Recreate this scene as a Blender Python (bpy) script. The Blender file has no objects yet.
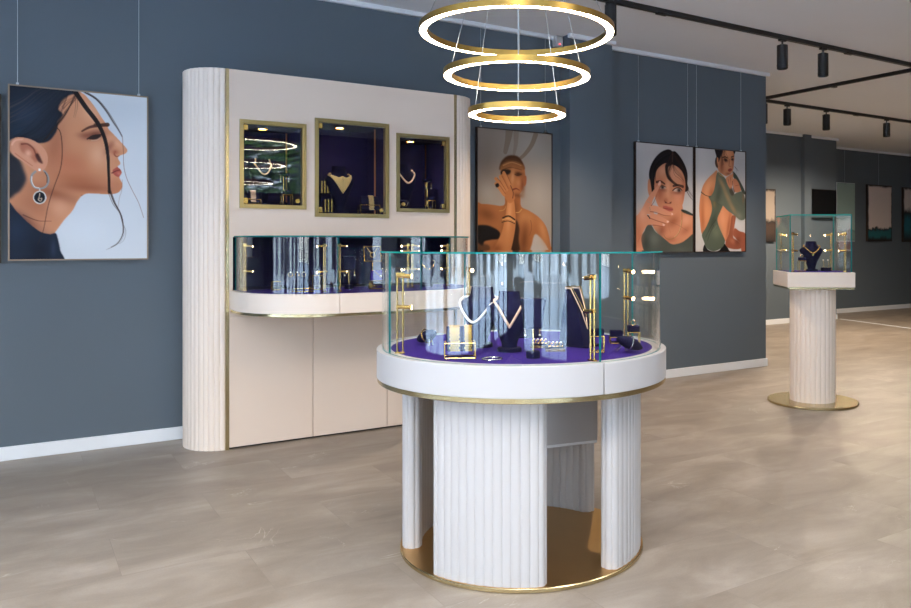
import math
import numpy as np
G1,G2,G3,G4=.95,.78,.86,.86      # paper tone of the four prints
SPOTW=(60,40,40,35,45,75,170); SPOTA=(110,110,110,120,165,165,168); NICHEW=1.8
ROOMW=150; ROOMK=(2.0,.62,.33,.28,.15,.15,.3)
WORLD=4.8; EXPO=.93; SUN=9

# the four printed portraits: shapes in thousandths of the print's width
ART={
'profile':[('f',(207,211,217)),('b',(196,201,208),0.7,783,99,312.5,156.3,0),('b',(214,219,226),0.6,515,1130,234.4,182.3,0),('p',(205,146,113),2.1,1,1,[424,-2,510,13,555,56,600,117,648,196,688,253,701,288,734,324,783,378,824,424,844,456,830,482,805,495,783,506,772,527,789,560,786,578,769,597,791,620,800,647,783,681,791,708,805,738,800,777,769,815,707,829,621,828,549,828,507,847,471,895,435,972,378,1046,310,1152,260,1218,87,1161,-4,992,-4,455,185,213]),('c',),('b',(176,112,82),0.8,476,717,195.3,67.7,0.1),('b',(190,120,90),0.65,424,587,143.2,104.2,0.3),('b',(222,168,136),0.6,567,179,67.7,99.0,-0.6),('b',(160,98,72),0.6,541,780,234.4,41.7,0.05),('b',(226,176,146),0.5,620,508,67.7,104.2,0),('b',(224,170,140),0.6,761,397,26.0,67.7,-0.8),('b',(150,92,68),0.75,309,846,156.3,52.1,0.3),('b',(172,112,84),0.6,185,930,156.3,104.2,0.5),('b',(214,158,128),0.7,347,956,88.5,78.1,0.8),('b',(168,106,80),0.55,309,463,67.7,182.3,0.2),('b',(190,128,98),0.6,750,751,57.3,46.9,0),('s',(150,90,68),0.5,13.0,5.2,[502,847,600,835,701,832,761,818]),('b',(120,70,55),0.5,87,1047,156.3,41.7,0.6),('s',(110,68,56),0.8,10.4,2.6,[92,1013,160,1046,210,1060,285,1059]),('s',(140,80,62),0.8,13.0,7.8,[750,471,745,496,761,513,783,506]),('b',(176,104,80),0.7,750,477,26.0,20.8,0),('b',(150,90,70),0.5,709,437,23.4,57.3,0.5),('p',(176,92,80),1.6,1,1,[734,626,761,603,783,581,791,563,783,593,791,620,802,647,783,681,756,676,734,653]),('s',(96,44,42),1,7.8,5.2,[726,653,756,634,789,623]),('b',(206,128,110),0.6,780,653,15.6,13.0,0),('u',),('s',(74,48,40),0.85,13.0,33.9,[505,321,555,287,616,267,693,252]),('s',(74,48,40),0.6,23.4,15.6,[600,260,696,261]),('b',(120,72,58),0.7,599,343,72.9,33.9,-0.3),('b',(140,84,66),0.5,528,354,52.1,26.0,0),('p',(48,34,34),2.6,0.95,1,[549,380,578,354,616,342,645,340,637,361,600,382]),('s',(40,28,28),1,7.8,5.2,[542,383,584,350,648,337]),('s',(225,190,170),0.5,5.2,5.2,[573,393,616,384,640,364]),('p',(37,43,56),3.9,1,1,[-33,-22,235,-17,453,-8,474,16,417,34,360,86,335,156,366,197,330,258,330,305,310,359,265,420,190,439,119,418,53,400,8,423,-33,457]),('b',(52,66,86),0.6,111,218,156.3,130.2,-0.5),('b',(40,58,78),0.5,38,367,78.1,57.3,0),('p',(37,43,56),10.4,0.92,1,[-4,545,24,544,68,584,92,648,111,733,77,814,39,849,-9,868]),('h',(98,86,84),0.5,3.1,12,[1,313,111,219,260,61,348,-6],[1,116,87,64,136,22,185,0]),('h',(84,80,84),0.4,3.1,14,[5,409,160,329,285,204,399,33],[1,229,111,162,210,95,310,4]),('h',(26,28,36),0.5,5.2,20,[87,415,210,418,310,318,399,47],[15,408,111,305,235,150,412,11]),('h',(50,38,36),0.7,4.2,14,[310,347,348,227,412,134,502,2],[210,435,310,318,386,195,450,1]),('h',(80,52,42),0.7,3.4,8,[386,195,427,127,468,64,494,8],[350,111,381,84,427,56,468,17]),('p',(211,152,124),2.1,1,1,[5,469,22,422,63,402,146,414,215,458,255,519,260,588,240,641,200,669,155,645,92,594,34,554,5,511]),('p',(176,106,82),7.8,0.8,1,[68,445,131,452,180,494,200,551,180,598,146,560,107,539,77,506]),('s',(120,66,54),0.75,15.6,10.4,[82,455,121,452,160,484,175,523]),('p',(66,36,34),3.9,0.9,1,[173,535,192,522,210,556,225,601,195,586]),('s',(228,176,150),0.8,13.0,10.4,[15,465,39,429,87,418]),('b',(226,172,146),0.7,126,526,26.0,31.3,0),('s',(190,122,96),0.7,10.4,7.8,[39,532,97,579,155,622]),('b',(216,154,126),0.7,204,625,31.3,26.0,0),('s',(150,150,148),1,15.6,13.0,[175,667,151,697,146,743,165,788,205,801,245,785,265,744,260,692,235,658]),('s',(232,232,228),1,5.2,5.2,[151,708,151,748,170,788,200,795]),('s',(70,64,62),1,5.2,5.2,[240,670,255,704,255,750]),('p',(228,226,222),1.3,1,1,[197,643,210,642,210,660,197,660]),('s',(200,200,198),1,7.8,7.8,[205,804,205,827]),('p',(206,204,200),1.3,1,1,[205,818,237,832,252,872,237,909,205,925,173,911,158,874,173,834]),('p',(30,34,44),1.3,1,1,[205,827,232,840,242,872,232,901,205,916,178,902,165,874,178,842]),('s',(214,190,170),1,5.7,5.2,[205,841,202,867,195,890,212,901,220,878,202,884]),('p',(36,46,64),2.6,1,1,[-21,933,51,991,116,1064,207,1143,275,1163,315,1155,330,1195,348,1292,353,1394,-21,1387]),('b',(22,30,46),0.7,209,1304,78.1,104.2,0),('b',(56,68,92),0.5,299,1276,20.8,78.1,0),('b',(44,58,80),0.6,38,1132,78.1,104.2,0),('h',(40,32,34),0.95,7.8,16,[437,-3,510,119,600,242,658,366,685,505,696,679,696,817],[479,10,552,121,632,233,685,364,707,504,712,678,718,816]),('s',(40,32,34),0.9,23.4,15.6,[448,7,531,129,616,241,666,362,693,505,701,679,707,817]),('h',(56,44,42),0.95,4.2,7,[696,799,734,906,783,978,805,1056,833,1129,822,1202,789,1238],[718,798,750,894,794,990,811,1074,800,1172,750,1250,680,1289]),('h',(52,40,38),0.95,4.2,8,[505,1,600,51,674,140,728,231,772,294,800,347],[557,2,626,49,691,126,745,212,783,288,808,340]),('s',(120,84,72),0.8,4.2,3.1,[805,340,813,461,816,583,838,688,883,793,933,899,970,1018]),('s',(130,92,80),0.6,3.1,2.6,[805,704,800,796,783,857,772,948]),('s',(60,44,42),0.9,6.3,3.1,[315,300,350,344,363,489,350,636,305,783,265,929,245,1045,227,1146,190,1247]),('h',(60,44,42),0.5,2.9,5,[450,42,458,100,453,160,443,214],[474,52,474,128,463,176,453,219])],
'hand':[('f',(158,146,136)),('b',(172,162,152),0.7,681,143,266.9,200.2,0),('b',(140,126,114),0.6,121,509,166.8,400.4,0),('b',(176,164,152),0.5,821,686,166.8,266.9,0),('b',(168,158,148),0.6,121,702,133.5,133.5,0),('s',(122,98,80),0.45,100.1,53.4,[412,3,395,106,359,243]),('s',(120,94,74),0.5,66.7,33.4,[772,17,716,142,620,256,546,312]),('s',(130,108,90),0.35,73.4,33.4,[505,13,498,155,472,270]),('p',(163,106,66),3.3,1,1,[-16,868,58,835,185,839,297,849,353,826,372,724,546,721,573,849,682,896,821,971,928,1093,985,1300,1007,1447,-16,1412]),('c',),('p',(182,170,160),6.7,1,1,[765,1162,856,1215,935,1313,963,1399,710,1391,723,1265]),('b',(190,132,88),0.7,630,976,113.4,86.8,0.3),('b',(196,136,92),0.6,874,1122,53.4,166.8,-0.3),('b',(110,66,40),0.6,461,892,80.1,133.5,0),('b',(120,74,46),0.7,613,1233,53.4,200.2,0.1),('b',(120,74,46),0.6,121,949,113.4,66.7,0.3),('b',(112,70,44),0.5,378,1173,66.7,166.8,0),('u',),('p',(34,30,32),6.7,1,1,[-35,1091,90,1065,217,1099,288,1150,268,1216,185,1226,90,1246,58,1292,-35,1222]),('p',(42,30,26),10.0,0.8,1,[498,1005,546,1090,539,1232,559,1404,432,1399,458,1174]),('p',(60,44,36),10.0,0.6,1,[-29,1276,153,1294,121,1417,-29,1412]),('p',(170,112,72),3.3,1,1,[301,436,333,351,432,289,539,301,607,377,627,496,607,605,559,704,492,756,425,723,359,613,307,530]),('p',(84,54,36),6.7,1,1,[281,448,301,363,366,298,438,275,525,284,586,338,620,422,546,386,432,368,340,406]),('p',(146,98,60),6.7,0.9,1,[294,408,379,348,498,337,607,383,600,434,458,418,320,463]),('s',(196,144,98),0.6,16.7,10.0,[333,395,445,356,573,384]),('s',(96,60,38),0.7,10.0,6.7,[320,446,432,413,579,435]),('s',(110,70,44),0.6,13.3,6.7,[366,338,478,315,566,345]),('p',(34,26,24),6.7,0.95,1,[301,464,353,439,432,447,412,487,340,507,307,502]),('b',(66,40,28),0.8,532,482,53.4,23.4,0),('s',(50,30,24),0.8,10.0,6.7,[485,490,532,500,579,481]),('b',(198,142,100),0.7,458,519,26.7,80.1,0.1),('b',(120,70,46),0.6,592,605,33.4,100.1,0),('s',(110,50,40),0.8,20.0,10.0,[465,660,505,648,546,664]),('b',(120,76,50),0.7,518,727,66.7,26.7,0),('b',(190,132,92),0.5,532,579,33.4,40.0,0),('p',(150,92,60),3.3,1,1,[600,514,641,501,641,582,613,617]),('p',(186,124,80),3.3,1,1,[399,769,465,756,492,892,498,1033,478,1175,432,1343,379,1426,153,1418,197,1337,301,1172,359,977]),('b',(214,154,106),0.6,411,948,33.4,200.2,0.1),('b',(130,78,48),0.6,248,1338,73.4,66.7,0),('p',(178,116,74),3.3,1,1,[281,587,301,508,346,473,379,505,399,583,458,666,485,767,412,814,333,725,281,659]),('s',(190,128,84),1,40.0,40.0,[340,479,372,528,419,611]),('s',(112,66,42),0.7,6.7,6.7,[359,470,392,519,438,602]),('s',(190,128,84),1,40.0,40.0,[294,525,333,585,379,663]),('s',(112,66,42),0.7,6.7,6.7,[314,516,353,576,399,654]),('s',(190,128,84),1,40.0,40.0,[236,550,288,604,346,680]),('s',(112,66,42),0.7,6.7,6.7,[255,541,307,595,366,671]),('s',(190,128,84),1,40.0,40.0,[236,605,281,648,340,719]),('s',(112,66,42),0.7,6.7,6.7,[255,596,301,639,359,711]),('s',(60,40,30),0.7,10.0,10.0,[429,616,465,694,458,757]),('p',(26,24,28),3.3,1,1,[229,611,268,599,275,632,242,644]),('s',(60,44,34),1,16.7,16.7,[327,982,405,960,485,999]),('s',(214,170,110),1,8.3,8.3,[320,1005,405,988,485,1022]),('s',(80,56,38),1,10.0,10.0,[314,1033,399,1016,485,1045]),('s',(206,160,100),0.8,10.0,10.0,[505,920,546,914,579,880]),('s',(206,160,100),0.6,6.7,6.7,[281,905,340,893,366,854]),('s',(110,70,46),0.5,10.0,6.7,[703,1005,716,1092,689,1178])],
'front':[('f',(186,182,182)),('b',(172,172,174),0.8,27,575,202.3,269.7,0),('b',(198,192,190),0.6,422,13,337.2,101.2,0),('p',(38,34,38),3.4,1,1,[230,469,220,383,250,283,323,180,423,100,524,59,592,58,626,76,677,73,746,119,815,191,871,277,898,364,895,478,867,593,257,616]),('p',(202,140,110),3.4,1,1,[340,365,406,287,507,237,609,247,712,272,798,331,846,417,860,517,846,619,815,746,764,823,661,901,559,916,457,856,374,784,323,662,316,490]),('c',),('u',),('p',(196,134,104),3.4,1,1,[207,470,234,456,250,517,267,615,250,677,217,654,197,569]),('p',(202,140,110),3.4,1,1,[729,774,798,759,841,858,1007,892,1042,967,1042,1145,867,1261,729,1312,593,1289,475,1228,357,1131,291,1058,291,984,424,857]),('c',),('b',(156,96,72),0.6,643,988,118.0,67.4,-0.4),('b',(170,108,84),0.6,867,1097,101.2,50.6,-0.4),('b',(216,160,132),0.6,867,971,84.3,67.4,0),('b',(150,90,70),0.6,440,1104,67.4,101.2,0.5),('b',(160,100,78),0.5,592,1226,101.2,40.5,0),('u',),('p',(202,140,110),3.4,1,1,[340,365,406,287,507,237,609,247,712,272,798,331,846,417,860,517,846,619,815,746,764,823,661,901,559,916,457,856,374,784,323,662,316,490]),('c',),('b',(168,104,80),0.7,406,609,67.4,151.7,0),('b',(176,112,86),0.6,832,594,40.5,185.4,0),('b',(222,164,134),0.7,549,554,37.1,118.0,0),('b',(222,166,138),0.6,456,334,67.4,67.4,0),('b',(220,164,136),0.5,677,361,84.3,84.3,0),('b',(214,148,122),0.6,711,673,67.4,67.4,0),('b',(160,100,78),0.5,507,718,43.8,33.7,0),('s',(140,80,62),0.7,16.9,10.1,[488,725,525,750,584,753,613,733]),('b',(70,40,36),0.6,511,745,15.2,10.1,0),('b',(70,40,36),0.6,592,745,15.2,10.1,0),('u',),('s',(70,46,40),0.8,33.7,20.2,[353,486,423,475,491,505]),('s',(70,46,40),0.8,27.0,37.1,[643,526,729,513,815,527]),('p',(206,196,190),3.4,0.7,1,[407,560,440,534,491,538,511,556,474,573,432,574]),('b',(44,34,36),0.95,453,551,28.7,25.3,0),('s',(50,32,32),0.8,13.5,6.7,[400,556,444,529,514,546]),('p',(206,196,190),3.4,0.7,1,[643,586,686,557,746,552,789,577,746,600,686,602]),('b',(36,28,32),0.95,746,579,32.0,28.7,0),('s',(44,28,28),0.9,15.2,10.1,[633,586,686,552,755,547,801,580]),('b',(150,94,76),0.5,711,613,84.3,20.2,0),('b',(150,94,76),0.5,457,589,67.4,20.2,0),('p',(172,92,84),5.1,0.9,1,[457,797,511,788,559,799,627,812,640,841,593,858,508,840]),('s',(100,50,48),0.8,8.4,5.1,[461,817,542,827,633,831]),('h',(38,34,38),0.95,15.2,26,[626,88,473,197,373,264,323,341,316,453],[626,88,423,162,306,280,267,418,257,566]),('p',(38,34,38),5.1,0.95,1,[600,152,619,247,558,280,551,355,592,428,660,488,739,510,688,517,609,477,541,430,507,357,500,270,527,231]),('h',(62,44,40),0.7,6.7,16,[626,88,524,244,511,357,592,453,712,508],[626,88,660,237,592,353,626,439,729,505]),('h',(58,42,40),0.8,6.7,18,[633,88,729,246,815,343,853,442,867,567],[633,88,763,207,867,327,884,440,878,592]),('h',(74,50,44),0.6,4.2,12,[633,226,694,298,780,369,832,443],[633,251,660,375,746,421,841,480]),('s',(120,96,84),0.7,8.4,5.1,[633,88,633,151,626,214]),('h',(60,50,50),0.8,4.2,10,[893,503,937,552,980,601,1024,650],[885,592,919,641,972,690,1024,726]),('s',(50,36,34),0.8,11.8,6.7,[369,284,340,353,330,415,340,501]),('p',(84,88,82),3.4,1,1,[192,1040,264,1044,324,1119,424,1176,525,1237,593,1276,678,1285,798,1259,902,1207,993,1150,1042,1155,1042,1433,94,1438,87,1206,143,1119]),('b',(108,112,104),0.7,307,1215,101.2,101.2,0),('b',(64,70,66),0.6,159,1290,67.4,101.2,0),('b',(98,102,94),0.6,763,1359,151.7,50.6,0),('p',(60,66,64),3.4,1,1,[789,827,885,842,1007,889,1007,909,867,880,798,857]),('p',(206,144,116),3.4,1,1,[-20,964,44,902,109,827,175,727,241,687,282,723,257,810,307,895,307,993,192,1045,110,1145,87,1218,110,1315,143,1413,-3,1414,-36,1171]),('p',(206,144,116),2.5,1,1,[175,751,217,676,290,599,360,535,400,471,423,483,427,520,373,596,310,685,257,748]),('p',(226,182,166),2.5,0.8,1,[373,514,403,471,423,483,417,515,390,531]),('p',(212,150,122),2.5,1,1,[224,799,290,787,407,806,542,851,627,876,640,896,593,910,474,903,340,869,241,860]),('p',(210,148,120),2.5,1,1,[208,885,307,892,424,924,525,964,572,985,562,1005,508,1009,391,982,258,953]),('p',(206,144,116),2.5,1,1,[192,959,291,969,391,994,474,1015,501,1031,485,1049,424,1048,307,1030,192,1033]),('p',(232,198,186),3.4,0.9,1,[610,877,640,891,616,904]),('p',(232,198,186),3.4,0.9,1,[528,979,569,990,535,1006]),('p',(232,198,186),3.4,0.9,1,[454,1020,498,1034,468,1047]),('s',(138,82,64),0.75,11.8,6.7,[241,867,340,877,474,910,593,915]),('s',(138,82,64),0.75,11.8,6.7,[241,953,374,987,508,1014]),('s',(138,82,64),0.75,11.8,6.7,[218,1040,324,1042,458,1055]),('s',(138,82,64),0.75,11.8,6.7,[257,793,300,747,360,646]),('b',(180,116,90),0.6,44,1169,67.4,151.7,0),('b',(222,166,140),0.6,109,900,67.4,84.3,0),('s',(166,104,82),0.6,10.1,5.1,[29,1255,68,1194,94,1157]),('s',(70,66,64),1,16.9,16.9,[198,917,218,934,234,953]),('s',(190,186,180),1,8.4,6.7,[192,905,241,909]),('s',(150,130,110),0.8,10.1,10.1,[231,813,241,847]),('s',(160,150,140),0.8,8.4,6.7,[191,741,241,756]),('s',(150,116,76),0.9,10.1,10.1,[798,857,798,957,784,1046,740,1134,671,1195,593,1219,518,1207,475,1163]),('s',(220,196,150),0.9,4.2,4.2,[791,970,774,1058,729,1142,661,1195]),('s',(110,84,70),0.6,3.4,3.4,[576,990,729,1034,902,1109]),('s',(150,96,76),0.3,6.7,5.1,[593,962,559,1038,593,1137])],
'crouch':[('f',(196,192,192)),('b',(182,180,182),0.7,868,163,218.5,218.5,0),('b',(206,202,200),0.5,140,95,163.9,218.5,0),('p',(200,136,100),3.6,1,1,[428,298,338,340,231,420,151,511,107,626,81,753,76,879,94,1030,127,1181,251,1206,394,950,392,567]),('c',),('b',(216,156,118),0.7,266,507,72.8,145.7,0.6),('b',(170,106,74),0.7,143,953,40.1,273.1,0),('b',(210,146,106),0.6,232,825,72.8,163.9,0),('b',(160,100,72),0.6,320,645,54.6,109.3,0),('u',),('p',(206,140,106),3.6,1,1,[520,776,723,888,724,966,687,1083,651,1187,596,1277,522,1226,431,1034,412,970,466,867]),('b',(160,98,72),0.6,650,1075,29.1,200.3,0.2),('b',(216,154,120),0.6,539,947,54.6,145.7,0),('p',(150,92,72),3.6,1,1,[716,927,798,913,791,991,762,1095,744,1212,781,1251,913,1316,923,1375,782,1394,615,1361,592,1290,651,1187,687,1057]),('b',(180,116,92),0.7,743,1282,72.8,36.4,0.4),('b',(170,106,84),0.7,752,1048,18.2,127.5,0),('p',(158,96,76),3.6,1,1,[780,1095,874,1134,1007,1185,1008,1435,923,1434,894,1316,800,1238,743,1186]),('b',(120,70,56),0.6,837,1282,54.6,72.8,0.7),('p',(30,28,32),1.8,1,1,[180,1322,234,1392,342,1425,468,1406,559,1316,600,1342,652,1394,652,1446,181,1443]),('p',(92,100,88),3.6,1,1,[127,1189,197,1100,268,985,322,844,303,730,267,655,520,648,548,750,484,867,430,970,467,1085,550,1213,581,1277,541,1355,432,1406,324,1418,216,1373,162,1278]),('b',(66,72,64),0.6,340,1014,47.3,127.5,0.5),('b',(116,122,106),0.6,412,1154,91.0,91.0,0),('s',(60,64,58),0.6,18.2,7.3,[394,983,287,1099,198,1227]),('s',(60,64,58),0.5,14.6,7.3,[358,1060,287,1163,234,1278]),('s',(124,128,112),0.5,18.2,10.9,[413,1060,341,1137]),('b',(150,120,84),0.5,375,758,36.4,54.6,0),('s',(64,68,60),1,14.6,5.5,[114,603,196,644,321,665]),('p',(102,108,96),3.6,1,1,[446,310,519,346,601,407,703,519,797,633,910,734,995,810,996,941,949,976,873,969,761,906,631,843,520,768,375,721,285,685,356,581,396,440,406,363]),('b',(170,140,104),0.65,519,473,36.4,109.3,-0.6),('b',(166,136,102),0.5,629,650,36.4,127.5,-0.6),('b',(160,132,100),0.55,741,815,36.4,109.3,-0.7),('b',(76,84,76),0.6,447,642,54.6,145.7,0.3),('b',(132,134,122),0.6,872,917,72.8,54.6,0.6),('p',(98,106,96),3.6,1,1,[778,607,928,564,975,628,1004,706,1005,810,910,760,815,684]),('p',(70,78,72),3.6,1,1,[739,285,814,334,889,422,975,536,1003,601,947,589,833,450,749,362]),('b',(130,106,84),0.6,956,667,25.5,72.8,0),('p',(40,34,38),3.6,1,1,[401,-44,774,-52,767,52,720,118,518,179,464,258,427,253,384,185,394,121,409,95]),('p',(200,136,100),3.6,1,1,[456,169,517,39,553,-27,719,-23,768,64,761,168,748,259,713,312,647,341,610,361,518,333,446,285,420,184,418,107,449,119]),('c',),('b',(216,152,116),0.7,645,32,65.6,54.6,0),('b',(150,94,70),0.7,517,217,40.1,109.3,0),('b',(156,98,74),0.6,747,168,21.9,109.3,0),('b',(214,150,116),0.5,627,225,47.3,47.3,0),('u',),('s',(54,38,36),0.9,16.4,10.9,[539,99,587,89,638,104]),('s',(54,38,36),0.9,14.6,10.9,[708,85,738,76,768,64]),('b',(40,28,30),0.95,594,134,40.1,21.9,0.2),('b',(40,28,30),0.9,730,117,25.5,16.4,0),('s',(140,86,66),0.7,12.7,9.1,[671,121,668,172,661,214,702,217]),('p',(140,66,60),3.6,0.9,1,[643,266,691,246,724,257,713,279,676,296,646,286]),('b',(140,90,70),0.6,646,327,54.6,18.2,0),('h',(50,40,40),0.8,7.3,12,[608,-43,609,34,645,71,675,108],[517,0,481,79,474,156,489,244]),('h',(60,50,50),0.7,4.6,3,[776,213,851,237,926,212,972,171],[776,219,813,269,795,309,788,335]),('p',(90,66,56),3.6,1,1,[384,173,413,166,442,234,420,250,395,226]),('s',(190,150,84),0.8,10.9,10.9,[438,298,482,347,555,370]),('p',(198,136,104),3.6,1,1,[599,394,654,353,721,325,750,298,743,388,732,479,703,545,666,520,629,470]),('s',(130,80,62),0.7,9.1,5.5,[647,405,666,481]),('s',(130,80,62),0.7,9.1,5.5,[691,377,703,480]),('p',(190,128,100),3.6,1,1,[740,401,795,389,852,436,889,500,909,552,834,580,778,575,751,492]),('s',(120,74,58),0.6,9.1,5.5,[796,490,871,475]),('s',(100,60,48),0.8,12.7,7.3,[732,428,744,505,778,581]),('p',(60,44,40),7.3,0.5,1,[722,518,778,581,722,635,666,559])]}
def smooth(pts, closed, n=5):
    P=np.array(pts,float); m=len(P)
    if m<3: return P
    out=[]
    rng=range(m) if closed else range(m-1)
    for i in rng:
        if closed: a,b,c,d=P[i-1],P[i],P[(i+1)%m],P[(i+2)%m]
        else: a,b,c,d=P[max(i-1,0)],P[i],P[i+1],P[min(i+2,m-1)]
        for k in range(n):
            t=k/n
            out.append(.5*((2*b)+(c-a)*t+(2*a-5*b+4*c-d)*t*t+(3*b-a-3*c+d)*t**3))
    if not closed: out.append(P[-1])
    return np.array(out)
def gblur(m,s):
    if s<=.3: return m
    r=int(s*3)+1; k=np.exp(-np.arange(-r,r+1)**2/(2*s*s)); k/=k.sum()
    for ax in (0,1):
        pad=[(0,0),(0,0)]; pad[ax]=(r,r); q=np.pad(m,pad,mode='edge'); o=0
        for i,w in enumerate(k):
            o=o+w*(q[i:i+m.shape[0]] if ax==0 else q[:,i:i+m.shape[1]])
        m=o
    return m
def paint(W,H,ops,seed=1):
    rnd=np.random.RandomState(seed)
    img=np.zeros((H,W,3)); S=W/1000.0
    yy,xx=np.mgrid[0:H,0:W].astype(float)
    clip=[None]
    def comp(box,mask,col,al):
        y0,y1,x0,x1=box
        if clip[0] is not None: mask=mask*clip[0][y0:y1,x0:x1]
        m=(mask*al)[...,None]
        img[y0:y1,x0:x1]=img[y0:y1,x0:x1]*(1-m)+np.array(col,float)*m
    def box(P,p):
        x0=max(0,int(P[:,0].min()-p));x1=min(W,int(P[:,0].max()+p)+2);y0=max(0,int(P[:,1].min()-p));y1=min(H,int(P[:,1].max()+p)+2)
        return y0,max(y1,y0),x0,max(x1,x0)
    def stroke(pts,w0,w1,col,al):
        P=smooth(pts,False,4); b=box(P,max(w0,w1)+2)
        if b[1]<=b[0] or b[3]<=b[2]: return
        X=xx[b[0]:b[1],b[2]:b[3]];Y=yy[b[0]:b[1],b[2]:b[3]]; best=np.full(X.shape,-9.)
        n=len(P)-1
        for i in range(n):
            a,c=P[i],P[i+1]; d=c-a; L=max(d@d,1e-9)
            t=np.clip(((X-a[0])*d[0]+(Y-a[1])*d[1])/L,0,1)
            ds=np.hypot(X-a[0]-t*d[0],Y-a[1]-t*d[1]); w=w0+(w1-w0)*(i+t)/n
            best=np.maximum(best,np.minimum(w/2-ds+.5,w))
        comp(b,np.clip(best,0,1),col,al)
    for op in ops:
        k=op[0]
        if k=='f': img[:]=op[1]
        elif k=='u': clip[0]=None
        elif k=='c': clip[0]=last if clip[0] is None else np.maximum(clip[0],last)
        elif k=='p':
            _,col,bl,al,sm,fl=op; P=np.array(fl,float).reshape(-1,2)*S
            if sm: P=smooth(P,True)
            bl*=S; b=box(P,3*bl+2)
            if b[1]<=b[0] or b[3]<=b[2]: continue
            acc=0
            for oy in (-.25,.25):
                for ox in (-.25,.25):
                    X=xx[b[0]:b[1],b[2]:b[3]]+ox;Y=yy[b[0]:b[1],b[2]:b[3]]+oy; ins=np.zeros(X.shape,bool)
                    for i in range(len(P)):
                        (ax,ay),(cx,cy)=P[i-1],P[i]
                        if ay==cy: continue
                        ins^=((ay>Y)!=(cy>Y))&(X<(cx-ax)*(Y-ay)/(cy-ay)+ax)
                    acc=acc+ins*.25
            acc=gblur(acc,bl); last=np.zeros((H,W)); last[b[0]:b[1],b[2]:b[3]]=acc; comp(b,acc,col,al)
        elif k=='b':
            _,col,al,cx,cy,rx,ry,ro=op; cx*=S;cy*=S;rx*=S;ry*=S; c,s=math.cos(ro),math.sin(ro)
            u=((xx-cx)*c+(yy-cy)*s)/rx; v=(-(xx-cx)*s+(yy-cy)*c)/ry
            comp((0,H,0,W),np.exp(-(u*u+v*v)),col,min(.92,al*1.3))
        elif k=='s':
            _,col,al,w0,w1,fl=op; stroke(np.array(fl,float).reshape(-1,2)*S,w0*S,w1*S,col,al)
        elif k=='h':
            _,col,al,w,n,fa,fb=op; A=np.array(fa,float).reshape(-1,2)*S;B=np.array(fb,float).reshape(-1,2)*S
            for i in range(n):
                t=rnd.rand(); d=(np.array(col)+rnd.randint(-14,15)).clip(0,255)
                stroke(A*(1-t)+B*t+rnd.randn(2)*2*S,w*S*(.5+rnd.rand()),w*S*.3,d,al*(.4+.6*rnd.rand()))
    return img
import bpy, bmesh, math, random
import numpy as np
from mathutils import Matrix, Vector
PI=math.pi; rad=math.radians
SC=bpy.context.scene; COL=SC.collection
random.seed(4)

# ------------------------------------------------------------------ materials
def lin(c):
    return tuple(((v/255)/12.92 if v/255<=.04045 else ((v/255+.055)/1.055)**2.4) for v in c)
def newmat(n):
    m=bpy.data.materials.new(n); m.use_nodes=True; nt=m.node_tree; nt.nodes.clear()
    o=nt.nodes.new('ShaderNodeOutputMaterial'); return m,nt,o
def N(nt,t,**k):
    n=nt.nodes.new(t)
    for a,b in k.items():
        if a in n.inputs: n.inputs[a].default_value=b
        else: setattr(n,a,b)
    return n
def surf(name,col,rough=.5,metal=0,var=.04,scale=6,bump=0,bscale=200,spec=.5,sheen=0,stretch=None,coat=0):
    m,nt,o=newmat(name); L=nt.links.new
    p=N(nt,'ShaderNodeBsdfPrincipled',Roughness=rough,Metallic=metal); p.inputs['Specular IOR Level'].default_value=spec
    if sheen: p.inputs['Sheen Weight'].default_value=sheen
    if coat: p.inputs['Coat Weight'].default_value=coat
    tc=N(nt,'ShaderNodeTexCoord'); vec=tc.outputs['Object']
    if stretch:
        mp=N(nt,'ShaderNodeMapping'); mp.inputs['Scale'].default_value=stretch; L(vec,mp.inputs['Vector']); vec=mp.outputs['Vector']
    nz=N(nt,'ShaderNodeTexNoise',Scale=scale,Detail=4.0); L(vec,nz.inputs['Vector'])
    mr=N(nt,'ShaderNodeMapRange'); mr.inputs['To Min'].default_value=1-var; mr.inputs['To Max'].default_value=1+var
    L(nz.outputs['Fac'],mr.inputs['Value'])
    mx=N(nt,'ShaderNodeVectorMath',operation='SCALE'); mx.inputs[0].default_value=lin(col); L(mr.outputs['Result'],mx.inputs['Scale'])
    L(mx.outputs['Vector'],p.inputs['Base Color'])
    if bump:
        b=N(nt,'ShaderNodeBump',Strength=bump,Distance=.002); n2=N(nt,'ShaderNodeTexNoise',Scale=bscale,Detail=2.0); L(vec,n2.inputs['Vector'])
        L(n2.outputs['Fac'],b.inputs['Height']); L(b.outputs['Normal'],p.inputs['Normal'])
    L(p.outputs['BSDF'],o.inputs['Surface']); return m
def emis(name,col,st):
    m,nt,o=newmat(name); e=N(nt,'ShaderNodeEmission',Strength=st); e.inputs['Color'].default_value=(*lin(col),1)
    nt.links.new(e.outputs[0],o.inputs['Surface']); return m
def glass(name,tint=(.985,.995,.993),f0=.035):
    m,nt,o=newmat(name); L=nt.links.new
    t=N(nt,'ShaderNodeBsdfTransparent'); t.inputs['Color'].default_value=(*tint,1)
    g=N(nt,'ShaderNodeBsdfGlossy',Roughness=0.0); g.inputs['Color'].default_value=(1,1,1,1)
    lw=N(nt,'ShaderNodeLayerWeight',Blend=.5)
    pw=N(nt,'ShaderNodeMath',operation='POWER'); pw.inputs[1].default_value=5; L(lw.outputs['Facing'],pw.inputs[0])
    ma=N(nt,'ShaderNodeMath',operation='MULTIPLY_ADD'); ma.inputs[1].default_value=1-f0; ma.inputs[2].default_value=f0; L(pw.outputs[0],ma.inputs[0])
    mx=N(nt,'ShaderNodeMixShader'); L(ma.outputs[0],mx.inputs[0]); L(t.outputs[0],mx.inputs[1]); L(g.outputs[0],mx.inputs[2])
    L(mx.outputs[0],o.inputs['Surface']); return m
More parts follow.
